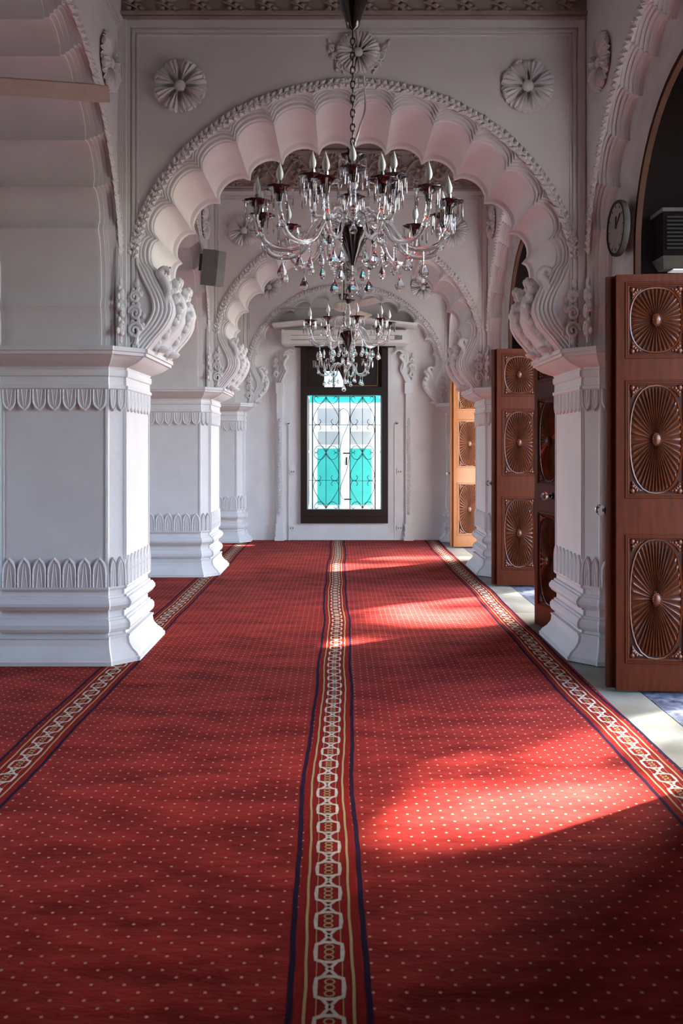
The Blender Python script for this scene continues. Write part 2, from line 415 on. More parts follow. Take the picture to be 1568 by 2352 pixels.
def rosette(parent, mapf, u, z, sc=1.0, n=8):
    c = place('rosette', BOSS, parent, mw=surf(mapf, u, z, 0, 0, sc))
    for k in range(n):
        a = 2*PI*k/n+PI/8
        place('petal', PETAL, c, mw=Matrix.Rotation(-a, 4, 'Y'))
def garland(parent, mapf, s, zmin=2.75):
    pts = []
    for i in range(400):
        th = math.radians(lerp(0, 96, i/399)); u = 1.555*math.sin(th); z = 2.6+1.425*math.cos(th)
        if z < zmin: break
        pts.append(Vector((u*s, z)))
    acc = 0.0; last = pts[0]; step = 0.088; nxt = 0.03
    for p, q in zip(pts, pts[1:]):
        acc += (q-p).length
        if acc >= nxt:
            nxt += step; t = (p-q).normalized()
            for sg in (-1, 1):
                place('leaf_sprig', SPRIG, parent, mw=surf(mapf, sg*q.x, q.y, 0, math.atan2(t.y, sg*t.x), random.uniform(1.12, 1.32), flip=(sg < 0)))
# carved bracket at the foot of each arch: two scrolling acanthus consoles
def console_mesh():
    b = MB()
    path = smooth_path([(1.44,0,2.185),(1.40,0,2.25),(1.325,0,2.34),(1.262,0,2.43),(1.245,0,2.51),(1.275,0,2.58),(1.285,0,2.64),(1.262,0,2.685),(1.235,0,2.68),(1.238,0,2.655)], 4)
    n = len(path); rr = [lerp(.045, .062, min(1, i/(n*.45))) if i < n*.5 else lerp(.062, .014, (i-n*.5)/(n*.5)) for i in range(n)]
    b.tube([(p.x+.025, p.y, p.z) for p in path], rr, 10)
    for i in range(3, n-8, 4):
        p = path[i]
        for sg in (-1, 1):
            b.ball((p.x+.012, sg*(rr[i]*.80), p.z), .034,.034,.042, 8, 5); b.ball((p.x-.012, sg*(rr[i]*.98), p.z+.022), .020,.018,.026, 6, 4)
    b.ball((1.385, 0, 2.207), .055,.065,.028, 8, 4)
    for sg in (-1, 1): b.ball((1.262, sg*.03, 2.45), .026,.03,.04, 8, 5)
    return b
CONS = console_mesh()
def curl_mesh():
    b = MB()
    p = smooth_path([(0,-.015,0),(.03,-.022,.09),(.005,-.03,.17),(-.03,-.03,.21),(.0,-.032,.25),(.035,-.035,.235),(.03,-.03,.205)], 5)
    b.tube(p, [lerp(.028,.03, i/len(p)) if i < len(p)*.5 else lerp(.03,.009,(i/len(p)-.5)*2) for i in range(len(p))], 7)
    for i in range(2, len(p)-6, 3): b.ball((p[i].x+.02, -.02, p[i].z), .018,.016,.026, 6, 4)
    return b.mesh('acanthus_curl', M['plaster'], 60)
CURL = curl_mesh()
def scroll_mesh():
    b = MB()
    for k, (cz, r, sg) in enumerate(((.09,.055,1),(.205,.05,-1),(.31,.04,1))):
        p = []
        for i in range(17):
            a = i/16*1.7*2*PI; q = r*(1-i/16*.8); p.append((sg*q*math.cos(a)*.8, -.018-.012*i/16, cz+q*math.sin(a)))
        b.tube(p, [lerp(.017,.009,i/16) for i in range(17)], 6)
        for a in (.6, 1.9, 3.4): b.ball((sg*r*1.05*math.cos(a), -.012, cz+r*1.1*math.sin(a)), .018,.012,.024, 6, 4)
    b.tube(smooth_path([(0,-.01,0),(.02,-.014,.15),(-.015,-.014,.26),(.02,-.01,.38)], 5), .012, 6)
    b.ball((.01,-.012,.40), .018,.014,.032, 6, 4)
    return b.mesh('scroll_ornament', M['plaster'], 60)
SCROLL = scroll_mesh()
def arch_dress(parent, mapf, s, T, deps, both=True):
    for sg in (-1, 1):
        for dp in deps:
            c = MB(); c.v = [mapf(sg*x*s, dp+y_, z) for x, y_, z in CONS.v]; c.f = list(CONS.f); c.m = list(CONS.m)
            c.obj('acanthus_bracket', M['plaster'], parent, 60)
        if deps: place('acanthus_curl', CURL, parent, mw=surf(mapf, sg*1.335*s, 2.50, .10, 0, 1.0 if sg < 0 else 1.0, False))
        place('scroll_ornament', SCROLL, parent, mw=surf(mapf, sg*1.515*s, 2.21, .0, 0, 1.05))
def frame_lines(mapf, half, z0, z1, mb=None, w=0.022):
    """moulded picture frame on a wall face"""
    b = MB()
    for inset, wd, pr in ((0.010, .05, .016), (0.075, .018, .012), (0.105, .010, .008)):
        x = half-inset; zt = z1-inset
        for sg in (-1, 1):
            q = MB().box(sg*x-(wd if sg > 0 else 0), sg*x+(0 if sg > 0 else wd), -pr, .01, z0, zt)
            b.add([mapf(*p) for p in q.v], q.f)
        q = MB().box(-x, x, -pr-.001, .01, zt-wd, zt); b.add([mapf(*p) for p in q.v], q.f)
    return b
def frieze(parent, mapf, half, z0, z1):
    b = MB().box(-half, half, -.012, .0, z0, z1)
    for za, pr in ((z0, .04), (z0-.03, .028), (z1, .05)):
        q = MB().box(-half, half, -pr, 0, za-.012, za+.012); b.add(q.v, q.f)
    b.xf(mapf); f = b.obj('frieze', M['frieze'], parent, 0)
    zm = (z0+z1)/2; h = (z1-z0)
    v = MB(); n = 120
    p = [(lerp(-half, half, i/n), -.028, zm+.28*h*math.sin(i/n*2*PI*7)) for i in range(n+1)]; v.tube(p, .014, 6)
    p = [(lerp(-half, half, i/n), -.026, zm-.28*h*math.sin(i/n*2*PI*7)) for i in range(n+1)]; v.tube(p, .010, 6)
    v.xf(mapf); v.obj('vine', M['frieze'], f, 60)
    def brown(o):
        o.material_slots[0].link = 'OBJECT'; o.material_slots[0].material = M['frieze']
    for i in range(14):
        u = lerp(-half, half, (i+.5)/14)
        c = 0; brown(place('rosette', BOSS, f, mw=surf(mapf, u, zm, -.01, 0, .62*h/.4)))
        for k in range(6): brown(place('petal', PETAL, f, mw=surf(mapf, u, zm, -.008, k*PI/3+.3, .62*h/.4)))
        for sg in (-1, 1):
            brown(place('leaf_sprig', SPRIG, f, mw=surf(mapf, lerp(-half, half, i/14)+.02, zm+sg*.30*h, -.012, sg*.5, 1.4)))

TW = 2*A
def trans_wall(name, yp, label, T, mode):
    y0 = yp-A; mf = tmap(y0)
    o = arch(mf, 1.0, HN, T, mode).obj(name, M['plaster'], smooth=30); tag(o, label, 'wall', kind='structure')
    garland(o, mf, 1.0); arch_dress(o, mf, 1.0, T, (.27, .66) if T > .5 else (.14,))
    frame_lines(mf, HN, ZCAP, 4.47).obj('panel_moulding', M['plaster'], o, 0)
    for sg in (-1, 1): rosette(o, mf, sg*1.205, 4.0)
    # crest above the crown
    rosette(o, mf, 0.03, 4.235, .82, 10)
    for sg in (-1, 1): place('scroll_ornament', SCROLL, o, mw=surf(mf, sg*.10+.03, 4.09, 0, -sg*.45, .62))
    frieze(o, mf, HN, 4.50, 4.90)
    return o
w1 = trans_wall('wall_arch_1', YP[1], 'white plaster wall with scalloped arch behind the largest chandelier', TW, 'full')
w2 = trans_wall('wall_arch_2', YP[2], 'white plaster wall with scalloped arch between the middle and far bays', TW, 'full')
w3 = trans_wall('wall_arch_3', YP[3], 'blind scalloped arch on the end wall around the far window', YEND-(YP[3]-A), 'blind')

# left arcade
wl_ = MB()
for yp in YP: wl_.box(XL-A+.002, NL-.002, yp-A+.002, yp+A-.002, ZCAP, ZC)
wl_.box(XL-A, NL, -3.5, YP[0]-A, 3.9, ZC)
wleft = wl_.obj('wall_left', M['plaster'], smooth=0); tag(wleft, 'white plaster arcade wall with scalloped arches along the left of the nave', 'wall', kind='structure')
for i in range(3):
    yc = (YP[i]+YP[i+1])/2; hf = (YP[i+1]-YP[i])/2-A; s = hf/HN; mf = lmap(yc)
    a_ = arch(mf, s, hf, TW, 'full', H=AHP).obj('arch_wall', M['plaster'], wleft, 30)
    if i < 2:
        garland(wleft, mf, s); arch_dress(wleft, mf, s, TW, ())
        frame_lines(mf, hf, ZCAP, 4.47).obj('panel_moulding', M['plaster'], wleft, 0)
        for sg in (-1, 1): rosette(wleft, mf, sg*1.14, 4.0)
# right arcade: shallow moulded arches with a thin infill wall pierced by arched doorways
HWD, ZS = 0.93, 2.72; XI0, XI1 = NR+.13, NR+.155
wr_ = MB()
for yp in YP: wr_.box(NR+.002, XR+A, yp-A+.002, yp+A-.002, ZCAP, ZC)
wright = wr_.obj('wall_right', M['plaster'], smooth=0); tag(wright, 'white plaster arcade wall with arched doorways along the right of the nave', 'wall', kind='structure')
def infill(yc, half, hw):
    mb = MB(); n = 28
    pts = [(-hw, 0), (-hw, 1.2), (-hw, ZS)]+[(-hw*math.cos(PI*i/n), ZS+.93*math.sin(PI*i/n)) for i in range(1, n)]+[(hw, ZS), (hw, 1.2), (hw, 0)]
    outer = []
    cor = math.atan2(half, ZC-ZS); bi = {-1: (9, 0), 1: (9, 0)}
    for i, (u, z) in enumerate(pts):
        sg = 1 if u >= 0 else -1
        if z <= ZS: outer.append((sg*half, z)); continue
        an = math.atan2(abs(u), z-ZS)
        outer.append((sg*(ZC-ZS)*math.tan(an), ZC) if an < cor else (sg*half, ZS+half/math.tan(an)))
        if abs(an-cor) < bi[sg][0]: bi[sg] = (abs(an-cor), i)
    for sg in (-1, 1): outer[bi[sg][1]] = (sg*half, ZC)
    for X in (XI0, XI1): mb.grid([[(X, yc+a[0], a[1]), (X, yc+b[0], b[1])] for a, b in zip(pts, outer)])
    mb.grid([[(XI0, yc+a[0], a[1]), (XI1, yc+a[0], a[1])] for a in pts])
    o = mb.obj('infill_wall', M['plaster_old'], wright, 30)
    fr = MB(); t = .035
    ip = [(u*(1-t/hw), z if z <= ZS else ZS+(z-ZS)*(1-t/.93)) for u, z in pts]
    fr.grid([[(XI0-.004, yc+a[0], a[1]), (XI0-.004, yc+b[0], b[1]), (XI1+.006, yc+b[0], b[1]), (XI1+.006, yc+a[0], a[1])] for a, b in zip(pts, ip)])
    fr.obj('door_frame', M['frame_wood'], wright, 30)
for i in range(3):
    yc = (YP[i]+YP[i+1])/2; hf = (YP[i+1]-YP[i])/2-A; s = hf/HN
    infill(yc, hf+.004, HWD*min(1, s/.94))
    if i >= 0:
        mf = rmap(yc)
        arch(mf, s, hf, .13, 'open', H=AHP).obj('arch_wall', M['plaster'], wright, 30)
        if i < 2:
            garland(wright, mf, s); arch_dress(wright, mf, s, .13, ())
            for sg in (-1, 1): rosette(wright, mf, sg*1.14, 4.0)
# closing walls and ceiling
tag(MB().box(-6.2, NR+.3, -3.6, 14.0, ZC, ZC+.12).obj('ceiling', M['ceiling'], smooth=0), 'plaster ceiling high above the nave', 'ceiling', kind='structure')
AW = [(4.41, .62, .9, 2.9), (8.38, .62, .9, 2.9), (12.1, .5, .9, 2.9)]  # unseen aisle windows added to light the right piers from the left
wa = MB(); yl = -3.6
for yc_, hw_, z0_, z1_ in AW:
    wa.box(-6.2, -6.02, yl, yc_-hw_, -.1, ZC); wa.box(-6.2, -6.02, yc_-hw_, yc_+hw_, -.1, z0_); wa.box(-6.2, -6.02, yc_-hw_, yc_+hw_, z1_, ZC); yl = yc_+hw_
wa.box(-6.2, -6.02, yl, 14.0, -.1, ZC)
for k_, (yc_, hw_, z0_, z1_) in enumerate(AW):
    fr_ = MB(); wd = .06
    for (a_, b_, c_, d_) in ((yc_-hw_, yc_-hw_+wd, z0_, z1_), (yc_+hw_-wd, yc_+hw_, z0_, z1_), (yc_-.03, yc_+.03, z0_+wd, z1_-wd), (yc_-hw_+wd, yc_+hw_-wd, z0_, z0_+wd), (yc_-hw_+wd, yc_+hw_-wd, z1_-wd, z1_)): fr_.box(-6.14, -6.06, a_, b_, c_, d_)
    wf = fr_.obj('window_%d' % (k_+2), M['white_paint'], smooth=0)
    tag(wf, ('unseen left aisle window added for light, behind the nearest left pier', 'unseen left aisle window added for light, behind the middle left pier', 'unseen left aisle window added for light, behind the farthest left pier')[k_], 'window', kind='structure')
tag(MB().box(-30, -6.21, -12, 30, -.25, -.03).obj('ground_left', M['lawn'], smooth=0), 'grey courtyard paving outside the left aisle', 'ground', kind='structure')
tag(wa.obj('wall_aisle', M['plaster'], smooth=0), 'plain white outer wall of the left aisle', 'wall', kind='structure')
tag(MB().box(-6.2, NR+.3, -3.6, -3.42, -.1, ZC).obj('wall_back', M['wood'], smooth=0), 'unseen wall behind the viewpoint, made dark timber to dim facing surfaces', 'wall', kind='structure')  # dark colour chosen to cut bounce onto surfaces facing the viewpoint
MBx = MB().box(NR+.13, NR+.215, -3.5, YP[0]-A, 0, ZC).obj('infill_wall', M['plaster'], wright, 0)
# end wall with the window hole
WX0, WX1 = P(692, 0, YEND).x, P(889, 0, YEND).x; WZ0, WZ1 = P(0, 1200, YEND).z, 3.25
e = MB(); e.box(-6.2, WX0, YEND, YEND+.16, -.1, ZC); e.box(WX1, NR+.3, YEND, YEND+.16, -.1, ZC)
e.box(WX0, WX1, YEND, YEND+.16, -.1, WZ0); e.box(WX0, WX1, YEND, YEND+.16, WZ1, ZC)
wend = e.obj('wall_end', M['plaster'], smooth=0); tag(wend, 'white plaster end wall around the dark framed window', 'wall', kind='structure')

# ------------------------------------------------------------------ piers
def plan(o, sh=0.018):
    a = A+o; w = WF+.45*o if o > 0 else WF
    q = [(w, a), (w+.004, a-sh), (a-sh, w+.004), (a, w)]
    pts = []
    for k in range(4):
        c, s_ = math.cos(-k*PI/2), math.sin(-k*PI/2)
        # going clockwise from the +y face to the +x face
        pts += [(x*c-y_*s_, x*s_+y_*c) for x, y_ in q]
    return pts
BASE = [(.118,0),(.120,.028),(.108,.034),(.082,.052),(.052,.082),(.030,.120),(.024,.165),(.030,.168),(.030,.182),(.006,.184),(.000,.200),(.008,.208),(.026,.212),(.034,.232),(.034,.262),(.022,.286),(.010,.290),(.010,.302),
        (-.006,.306),(-.008,.345),(.004,.348),(.004,.360),(.024,.364),(.040,.392),(.040,.412),(.024,.440),(.010,.443),(.010,.456),(-.006,.460),(-.006,.494),(.006,.497),(.014,.508),(.014,.522)]
SHAFT = [(.008,.522),(.008,.60),(0,.64),(0,1.80),(.006,1.84),(.006,1.897)]
CAPL = [(.012,1.897),(.022,1.905),(.022,1.925),(.010,1.93),(.008,1.985),(.018,1.992),(.022,2.01),(.020,2.035),(.010,2.04),(.018,2.055),(.05,2.066),(.095,2.085),(.130,2.108),(.148,2.125),(.165,2.128),(.165,2.148),(.178,2.152),(.178,2.18)]
def rings(prof):
    b = MB(); rows = [[(x, y_, z) for x, y_ in plan(o*1.2 if (o > 0 and z < .5 and o < .09) else o)] for o, z in prof]; b.grid(rows, closed_v=True)
    n = 16; tot = len(rows)*n
    b.f.append(tuple(range(n))); b.m.append(0); b.f.append(tuple(range(tot-n, tot))); b.m.append(0); return b
PB, PS, PC = rings(BASE).mesh('base', M['plaster'], 24), rings(SHAFT).mesh('shaft', M['plaster'], 24), rings(CAPL).mesh('capital', M['plaster'], 24)
def leaf_mesh(h, up):
    """pointed leaf tile with raised rim and two veins; drawn in x-z, proud along -y; base at z=0, tip at z=h"""
    w = .049; b = MB()
    out = [(-w,0),(-w,h*.45),(-w*.93,h*.66),(-w*.62,h*.85),(-w*.22,h*.95),(0,h),(w*.22,h*.95),(w*.62,h*.85),(w*.93,h*.66),(w,h*.45),(w,0)]
    inn = [(x*.78, z if i in (0, 10) else z*.93-.004) for i, (x, z) in enumerate(out)]
    rows = []
    for (x, z), (xi, zi) in zip(out, inn):
        rows.append([(x, .004, z), (x, -.011, z), ((x+xi)/2, -.017, (z+zi)/2), (xi, -.009, zi)])
    b.grid(rows)
    o = len(b.v); b.v += [(x, -.009, z) for x, z in inn]; b.f.append(tuple(range(o, o+len(inn)))); b.m.append(0)
    for sg in (-1, 1):
        b.tube([(sg*.020, -.009, .0), (sg*.012, -.010, h*.45), (sg*.004, -.009, h*.80)], [.0035, .0035, .002], 4)
        b.tube([(sg*w, -.012, h*.40), (sg*.030, -.013, h*.52)], [.004, .001], 4)
        b.tube([(sg*w, -.012, h*.12), (sg*.033, -.013, h*.22)], [.004, .001], 4)
    return b.mesh('leaf', M['plaster'], 40)
LEAF_LO, LEAF_UP = leaf_mesh(.205, True), leaf_mesh(.15, False)
CHAM = A-.018-WF-.004
def pier(x, y, label, faces, detail=True):
    t = thing('pier', label, 'pillar', (x, y, .0022), group='square white piers of the arcade')
    place('base', PB, t); place('shaft', PS, t); place('capital', PC, t)
    if not detail: return t
    for fc in faces:            # rotation about z of the outward normal: 0 = -y face
        R = Matrix.Rotation(fc, 4, 'Z')
        for k in range(7):
            u = (k-3)*.1045
            place('leaf', LEAF_LO, t, mw=R @ Matrix.Translation((u, -A-.004, .522)))
            place('leaf', LEAF_UP, t, mw=R @ Matrix.Translation((u, -A-.002, 1.897)) @ Matrix.Rotation(PI, 4, 'Y'))
        for sg in (-1, 1): MB().box(sg*(WF-.012)-.006, sg*(WF-.012)+.006, -A-.007, -A+.004, .70, 1.78).obj('edge_bead', M['plaster'], t, 0, rot=(0, 0, fc))
    for q in ((PI/4, -PI/4)[0:2] if PI/2 in faces else (-PI/4,)):
        if q == -PI/4 and PI/2 in faces: continue
        R = Matrix.Rotation(q, 4, 'Z'); dd = (A-.018+WF+.004)/math.sqrt(2)
        for u in (-.03, .03):
            for me, z, fl_ in ((LEAF_LO, .522, 0), (LEAF_UP, 1.897, 1)):
                mw = R @ Matrix.Translation((u, -dd-.006, z))
                if fl_: mw = mw @ Matrix.Rotation(PI, 4, 'Y')
                place('leaf', me, t, mw=mw @ Matrix.Scale(.6, 4, (1, 0, 0)))
    return t
pier(XL, YP[1], 'nearest white square pier on the left, its carved leaf bands closest to the viewer', (0, PI/2))
pier(XL, YP[2], 'middle white pier on the left, seen just behind the nearest left pier', (0, PI/2))
pier(XL, YP[3], 'farthest white pier on the left, built into the end wall', (0, PI/2))
pier(XR, YP[1], 'white pier on the right between the two dark red carved doors', (0, -PI/2))
pier(XR, YP[2], 'white pier on the right in front of the orange carved door', (0, -PI/2))
pier(XR, YP[3], 'farthest white pier on the right, beside the end wall behind the orange door', (0, -PI/2))
pier(XL, YP[0], 'left white pier beside the viewpoint, outside the picture', (PI/2,))
pier(XR, YP[0], 'right white pier beside the viewpoint, outside the picture', (-PI/2,))

# ------------------------------------------------------------------ carved folding doors
LW, LH, LT = .475, 2.54, .048
PAN = [(.168, .95), (1.176, 1.89), (2.03, 2.49)]
PX0, PX1 = .055, .42
def sunburst_mesh(hw, hh, n=40):
    b = MB(); E = 2.5
    def rad(t): return (abs(math.cos(t)/hw)**E+abs(math.sin(t)/hh)**E)**(-1/E)
    for k in range(n):
        t0 = 2*PI*k/n
        # equal steps along the rim rather than in angle
        def ang(tt): return math.atan2(math.sin(tt)*hh, math.cos(tt)*hw)
        ta, tb = ang(t0-PI/n*.74), ang(t0+PI/n*.74)
        if tb < ta: tb += 2*PI
        rows = []
        for q in (.14, .55, .93, 1.0):
            row = []
            for j, hgt in enumerate((0, .75, 1, .75, 0)):
                t = lerp(ta, tb, j/4); r = rad(t)*q
                row.append((r*math.cos(t), -hgt*(.004+.016*q)*(1 if q < 1 else .35), r*math.sin(t)))
            rows.append(row)
        b.grid(rows)
    m = 48
    for sc, rr in ((1.04, .006),):
        b.tube([(rad(2*PI*i/m)*sc*math.cos(2*PI*i/m), -.004, rad(2*PI*i/m)*sc*math.sin(2*PI*i/m)) for i in range(m+1)], rr, 5, caps=False)
    return b.mesh('sunburst', M['wood_carved'], 50)
def corner_mesh():
    b = MB()
    for (x, z, r) in ((0,0,.018),(.026,.004,.013),(.004,.028,.013),(.044,.002,.008),(.002,.048,.008),(.016,.018,.012)): b.ball((x, -.006, z), r, .012, r, 6, 4)
    b.tube([(.0,-.004,.06),(.012,-.008,.035),(.035,-.008,.012),(.06,-.004,0)], .005, 5)
    return b.mesh('corner_leaf', M['wood_carved'], 60)
CORNER = corner_mesh()
KNOB = MB().lathe([(.0,0),(.018,.002),(.020,.006),(.008,.010),(.008,.026),(.018,.032),(.027,.044),(.028,.056),(.022,.066),(.0,.070)], 12, axis='y').mesh('knob', M['glass'], 25)
ROSE = MB().lathe([(.0,-.001),(.022,0),(.022,.005),(.010,.008),(.009,.030),(0,.031)], 12, axis='y').mesh('knob_rose', M['dark_metal'], 30)
BOSSW = MB().ball((0,-.012,0), .030,.026,.042, 10, 6)
for k in range(14):
    a = 2*PI*k/14; BOSSW.ball((.022*math.cos(a), -.024, .031*math.sin(a)), .007,.007,.009, 5, 4)
BOSSM = BOSSW.mesh('boss', M['wood_carved'], 60)
SUNB = [sunburst_mesh((PX1-PX0)/2-.035, (z1-z0)/2-.04, 44 if z1-z0 > .5 else 36) for z0, z1 in PAN]
def frame_mesh():
    b = MB()
    b.box(0, PX0, -LT/2, LT/2, 0, LH); b.box(PX1, LW, -LT/2, LT/2, 0, LH)
    zs = [0]+[z for p in PAN for z in p]+[LH]
    for i in range(0, len(zs), 2): b.box(PX0, PX1, -LT/2+.0005, LT/2-.0005, zs[i], zs[i+1])
    return b.mesh('frame', M['wood'], 0)
FRAME = frame_mesh()
def board_mesh(z0, z1):
    return MB().box(PX0, PX1, -.010, .010, z0, z1).mesh('panel', M['wood_ground'], 0)
BOARD = [board_mesh(*p) for p in PAN]
def mould_mesh(z0, z1):
    rows = []
    for ins, d in ((-.004,-.002),(0,-.006),(.006,-.006),(.008,-.001),(.016,-.002),(.018,.006),(.026,.008),(.028,.016)):
        x0, x1, a_, c_ = PX0+ins, PX1-ins, z0+ins, z1-ins; y_ = -LT/2+d
        rows.append([(x0,y_,a_),(x1,y_,a_),(x1,y_,c_),(x0,y_,c_)])
    return MB().grid(rows, closed_v=True).mesh('panel_moulding', M['wood'], 0)
MOULD = [mould_mesh(*p) for p in PAN]
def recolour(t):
    sw = {M['wood'].name: M['wood_daylit'], M['wood_carved'].name: M['wood_daylit_carved']}
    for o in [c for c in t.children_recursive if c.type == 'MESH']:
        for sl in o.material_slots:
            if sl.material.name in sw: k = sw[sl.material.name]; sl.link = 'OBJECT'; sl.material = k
def leaf(parent, mw, both=False):
    """one folding leaf: frame, three carved panels"""
    fr = place('leaf_frame', FRAME, parent, mw=mw)
    for i, (z0, z1) in enumerate(PAN):
        p = place('panel', BOARD[i], parent, mw=mw)
        for sg in ((1, -1) if both else (1,)):
            flip = Matrix.Identity(4) if sg > 0 else Matrix.Translation((LW, 0, 0)) @ Matrix.Rotation(PI, 4, 'Z')
            place('panel_moulding', MOULD[i], p, mw=flip)
            c = Matrix.Translation(((PX0+PX1)/2, -.010, (z0+z1)/2))
            place('sunburst', SUNB[i], p, mw=flip @ c); place('boss', BOSSM, p, mw=flip @ c)
            for sx in (0, 1):
                for sz in (0, 1):
                    m = Matrix.Translation((PX1-.042 if sx else PX0+.042, -.010, z1-.042 if sz else z0+.042)) @ Matrix.Diagonal((-1 if sx else 1, 1, -1 if sz else 1, 1))
                    place('corner_leaf', CORNER, p, mw=flip @ m)
    return fr
def knob(parent, p, rot):
    k = place('knob', KNOB, parent, loc=p, rot=rot, scale=1.25); k['label'] = 'faceted glass door knob'
    place('knob_rose', ROSE, k)
def door(name, x, y, dx, dy, label):
    """pair of folded leaves parked against the far jamb, free edge at (x, y) in the nave"""
    t = thing(name, label, 'door', (x, y, .012), kind='structure')
    an = math.atan2(dy, dx)
    leaf(t, Matrix.Rotation(an, 4, 'Z') @ Matrix.Translation((.045, 0, 0)))
    place('leaf_frame', FRAME, t, mw=Matrix.Rotation(an, 4, 'Z') @ Matrix.Translation((0, .054, 0)))
    for i in range(3): place('panel', BOARD[i], t, mw=Matrix.Rotation(an, 4, 'Z') @ Matrix.Translation((0, .054, 0)))
    knob(t, (Matrix.Rotation(an, 4, 'Z') @ Vector((.016, .080, 1.09))), (0, 0, an+.55))
    return t
door('door_1', 1.648, 5.245, 1, -.10, 'carved mahogany folding door at the right edge, nearest to the viewer')
door('door_2', 1.645, 9.19, 1, -.03, 'carved red mahogany door behind the dark glossy leaf, in the middle bay')
d3 = door('door_3', 1.650, 12.72, 1, -.03, 'carved door beside the end wall, orange daylight put into its wood colour')
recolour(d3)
t = thing('door_4', 'dark glossy carved door leaf turned edgewise beside the right pier', 'door', (1.664, 7.20, .012), kind='structure')
an4 = math.atan2(-.43, .115)
m4 = Matrix.Rotation(an4, 4, 'Z')
leaf(t, m4 @ Matrix.Translation((.005, 0, 0)), both=False)
knob(t, m4 @ Vector((.30, -.026, 1.09)), (0, 0, an4+PI))
an5 = math.atan2(.24, .22)
place('leaf_frame', FRAME, t, mw=Matrix.Translation((.03, .06, 0)) @ Matrix.Rotation(an5, 4, 'Z') @ Matrix.Scale(.72, 4, (1, 0, 0)))
for i in range(3): place('panel', BOARD[i], t, mw=Matrix.Translation((.03, .06, 0)) @ Matrix.Rotation(an5, 4, 'Z') @ Matrix.Scale(.72, 4, (1, 0, 0)))

t5 = thing('door_blocker', 'unseen closed door leaf added beside the viewpoint to shade the carpet', 'door', (XI0+.08, 3.49, .012), kind='structure')  # unseen leaf added to keep light off the near carpet
leaf(t5, Matrix.Rotation(PI/2, 4, 'Z'))
# ------------------------------------------------------------------ added dark veranda outside the doorways, unseen shaped trees, ground
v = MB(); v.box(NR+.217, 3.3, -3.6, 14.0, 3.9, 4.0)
tag(v.obj('ceiling_veranda', M['black_wood'], smooth=0), 'black veranda ceiling added to keep the right arches dark', 'ceiling', kind='structure')
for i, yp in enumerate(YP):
    o = MB().box(XI1+.03, 3.3, yp-A-.235, yp-A-.19, .0, 3.9).obj('wall_veranda_%d' % (i+1), M['black_wood'], smooth=0)  # partitions added to block the bright outdoors behind the doorways
    tag(o, ('black partition added beside the viewpoint to keep the veranda dark', 'black partition carrying the vent box, added for the dark above the nearest door', 'black partition added for the dark in the scalloped arch above the middle door', 'black partition added at the far end to keep the veranda dark')[i], 'wall', kind='structure')
tag(MB().box(3.31, 40, -20, 40, -.25, -.03).obj('ground', M['lawn'], smooth=0), 'grey courtyard paving outside the doorways', 'ground', kind='structure')
SUN_GAPS = [(1.0, 3.72, .30, .24), (.66, 3.52, .36, .22), (1.08, 4.1, .2, .12), (.55, 4.0, .2, .08), (.22, 3.32, .2, .10), (.75, 4.55, .3, .07), (-.55, 2.85, .45, .16),
        (.80, 7.55, .52, .42), (.45, 8.2, .55, .40), (.95, 8.45, .36, .30), (-.2, 8.0, .55, .16), (-.9, 7.3, .5, .10), (-.75, 8.7, .6, .35),
        (.8, 11.5, .9, .16), (.1, 10.75, .9, .10), (-.6, 9.75, .5, .14), (.9, 12.3, .6, .18), (-.9, 11.3, .8, .12), (.5, 5.0, .5, .16), (1.1, 5.4, .3, .2), (.0, 5.7, .6, .10)]
def in_sun_gap(p):  # leaves on these sun rays are dropped to place the floor patches
    q = p+SUN_DIR*(p.z/-SUN_DIR.z)
    w = 1+.45*math.sin(9*q.x+3*q.y)*math.sin(8*q.y-4*q.x)+.25*math.sin(19*q.x+1)*math.sin(23*q.y)
    return any(((q.x-a)/c)**2+((q.y-b)/d)**2 < w for a, b, c, d in SUN_GAPS)
def tree(x, y, h, r, n, label, seed):
    rd = random.Random(seed)
    t = thing('tree', label, 'tree', (x, y, -.03), group='unseen trees with crowns shaped to dapple the nave')
    tr = MB().tube(smooth_path([(0,0,0),(.05,.05,h*.35),(-.05,.1,h*.7),(0,0,h)], 4), [.16-.006*i for i in range(13)], 8)
    tr.obj('trunk', M['bark'], t, 60)
    b = MB(); cl = []
    for c in range(30):
        a = rd.uniform(0, 2*PI); q = (r-.45)*math.sqrt(rd.random()); cl.append((q*math.cos(a), q*math.sin(a), h+rd.uniform(-.9, .9)*r*.55, rd.uniform(.3, .75)))
    for i in range(n):
        c = cl[rd.randrange(len(cl))]
        p = Vector((rd.gauss(0,1), rd.gauss(0,1), rd.gauss(0,.7)))*c[3]*.55+Vector(c[:3])
        p.x = max(-r, min(r, p.x)); p.y = max(-r, min(r, p.y))
        if in_sun_gap(p+Vector((x, y, 0))) and rd.random() < .985: continue
        u = Vector((rd.gauss(0,1), rd.gauss(0,1), rd.gauss(0,.6))).normalized(); w = u.orthogonal().normalized(); l = rd.uniform(.08, .15)
        b.add([p-u*l, p+w*l*.4, p+u*l, p-w*l*.4], [(0,1,2,3)])
    f = b.obj('foliage', M['leaf'], t, 0); f['kind'] = 'stuff'
    return t
tree(7.2, 7.50, 7.3, 1.9, 9500, 'unseen leafy tree, crown opened for sun patches, beside the near doorway', 3)
tree(7.2, 11.47, 7.4, 1.9, 9500, 'unseen leafy tree, crown opened for sun patches, beside the middle doorway', 5)
tree(7.2, 15.45, 7.2, 1.9, 8500, 'unseen leafy tree, crown opened for sun patches, beside the far doorway', 9)
tree(7.2, 3.53, 7.4, 1.9, 8500, 'unseen leafy tree, crown opened for sun patches, beside the viewpoint', 11)
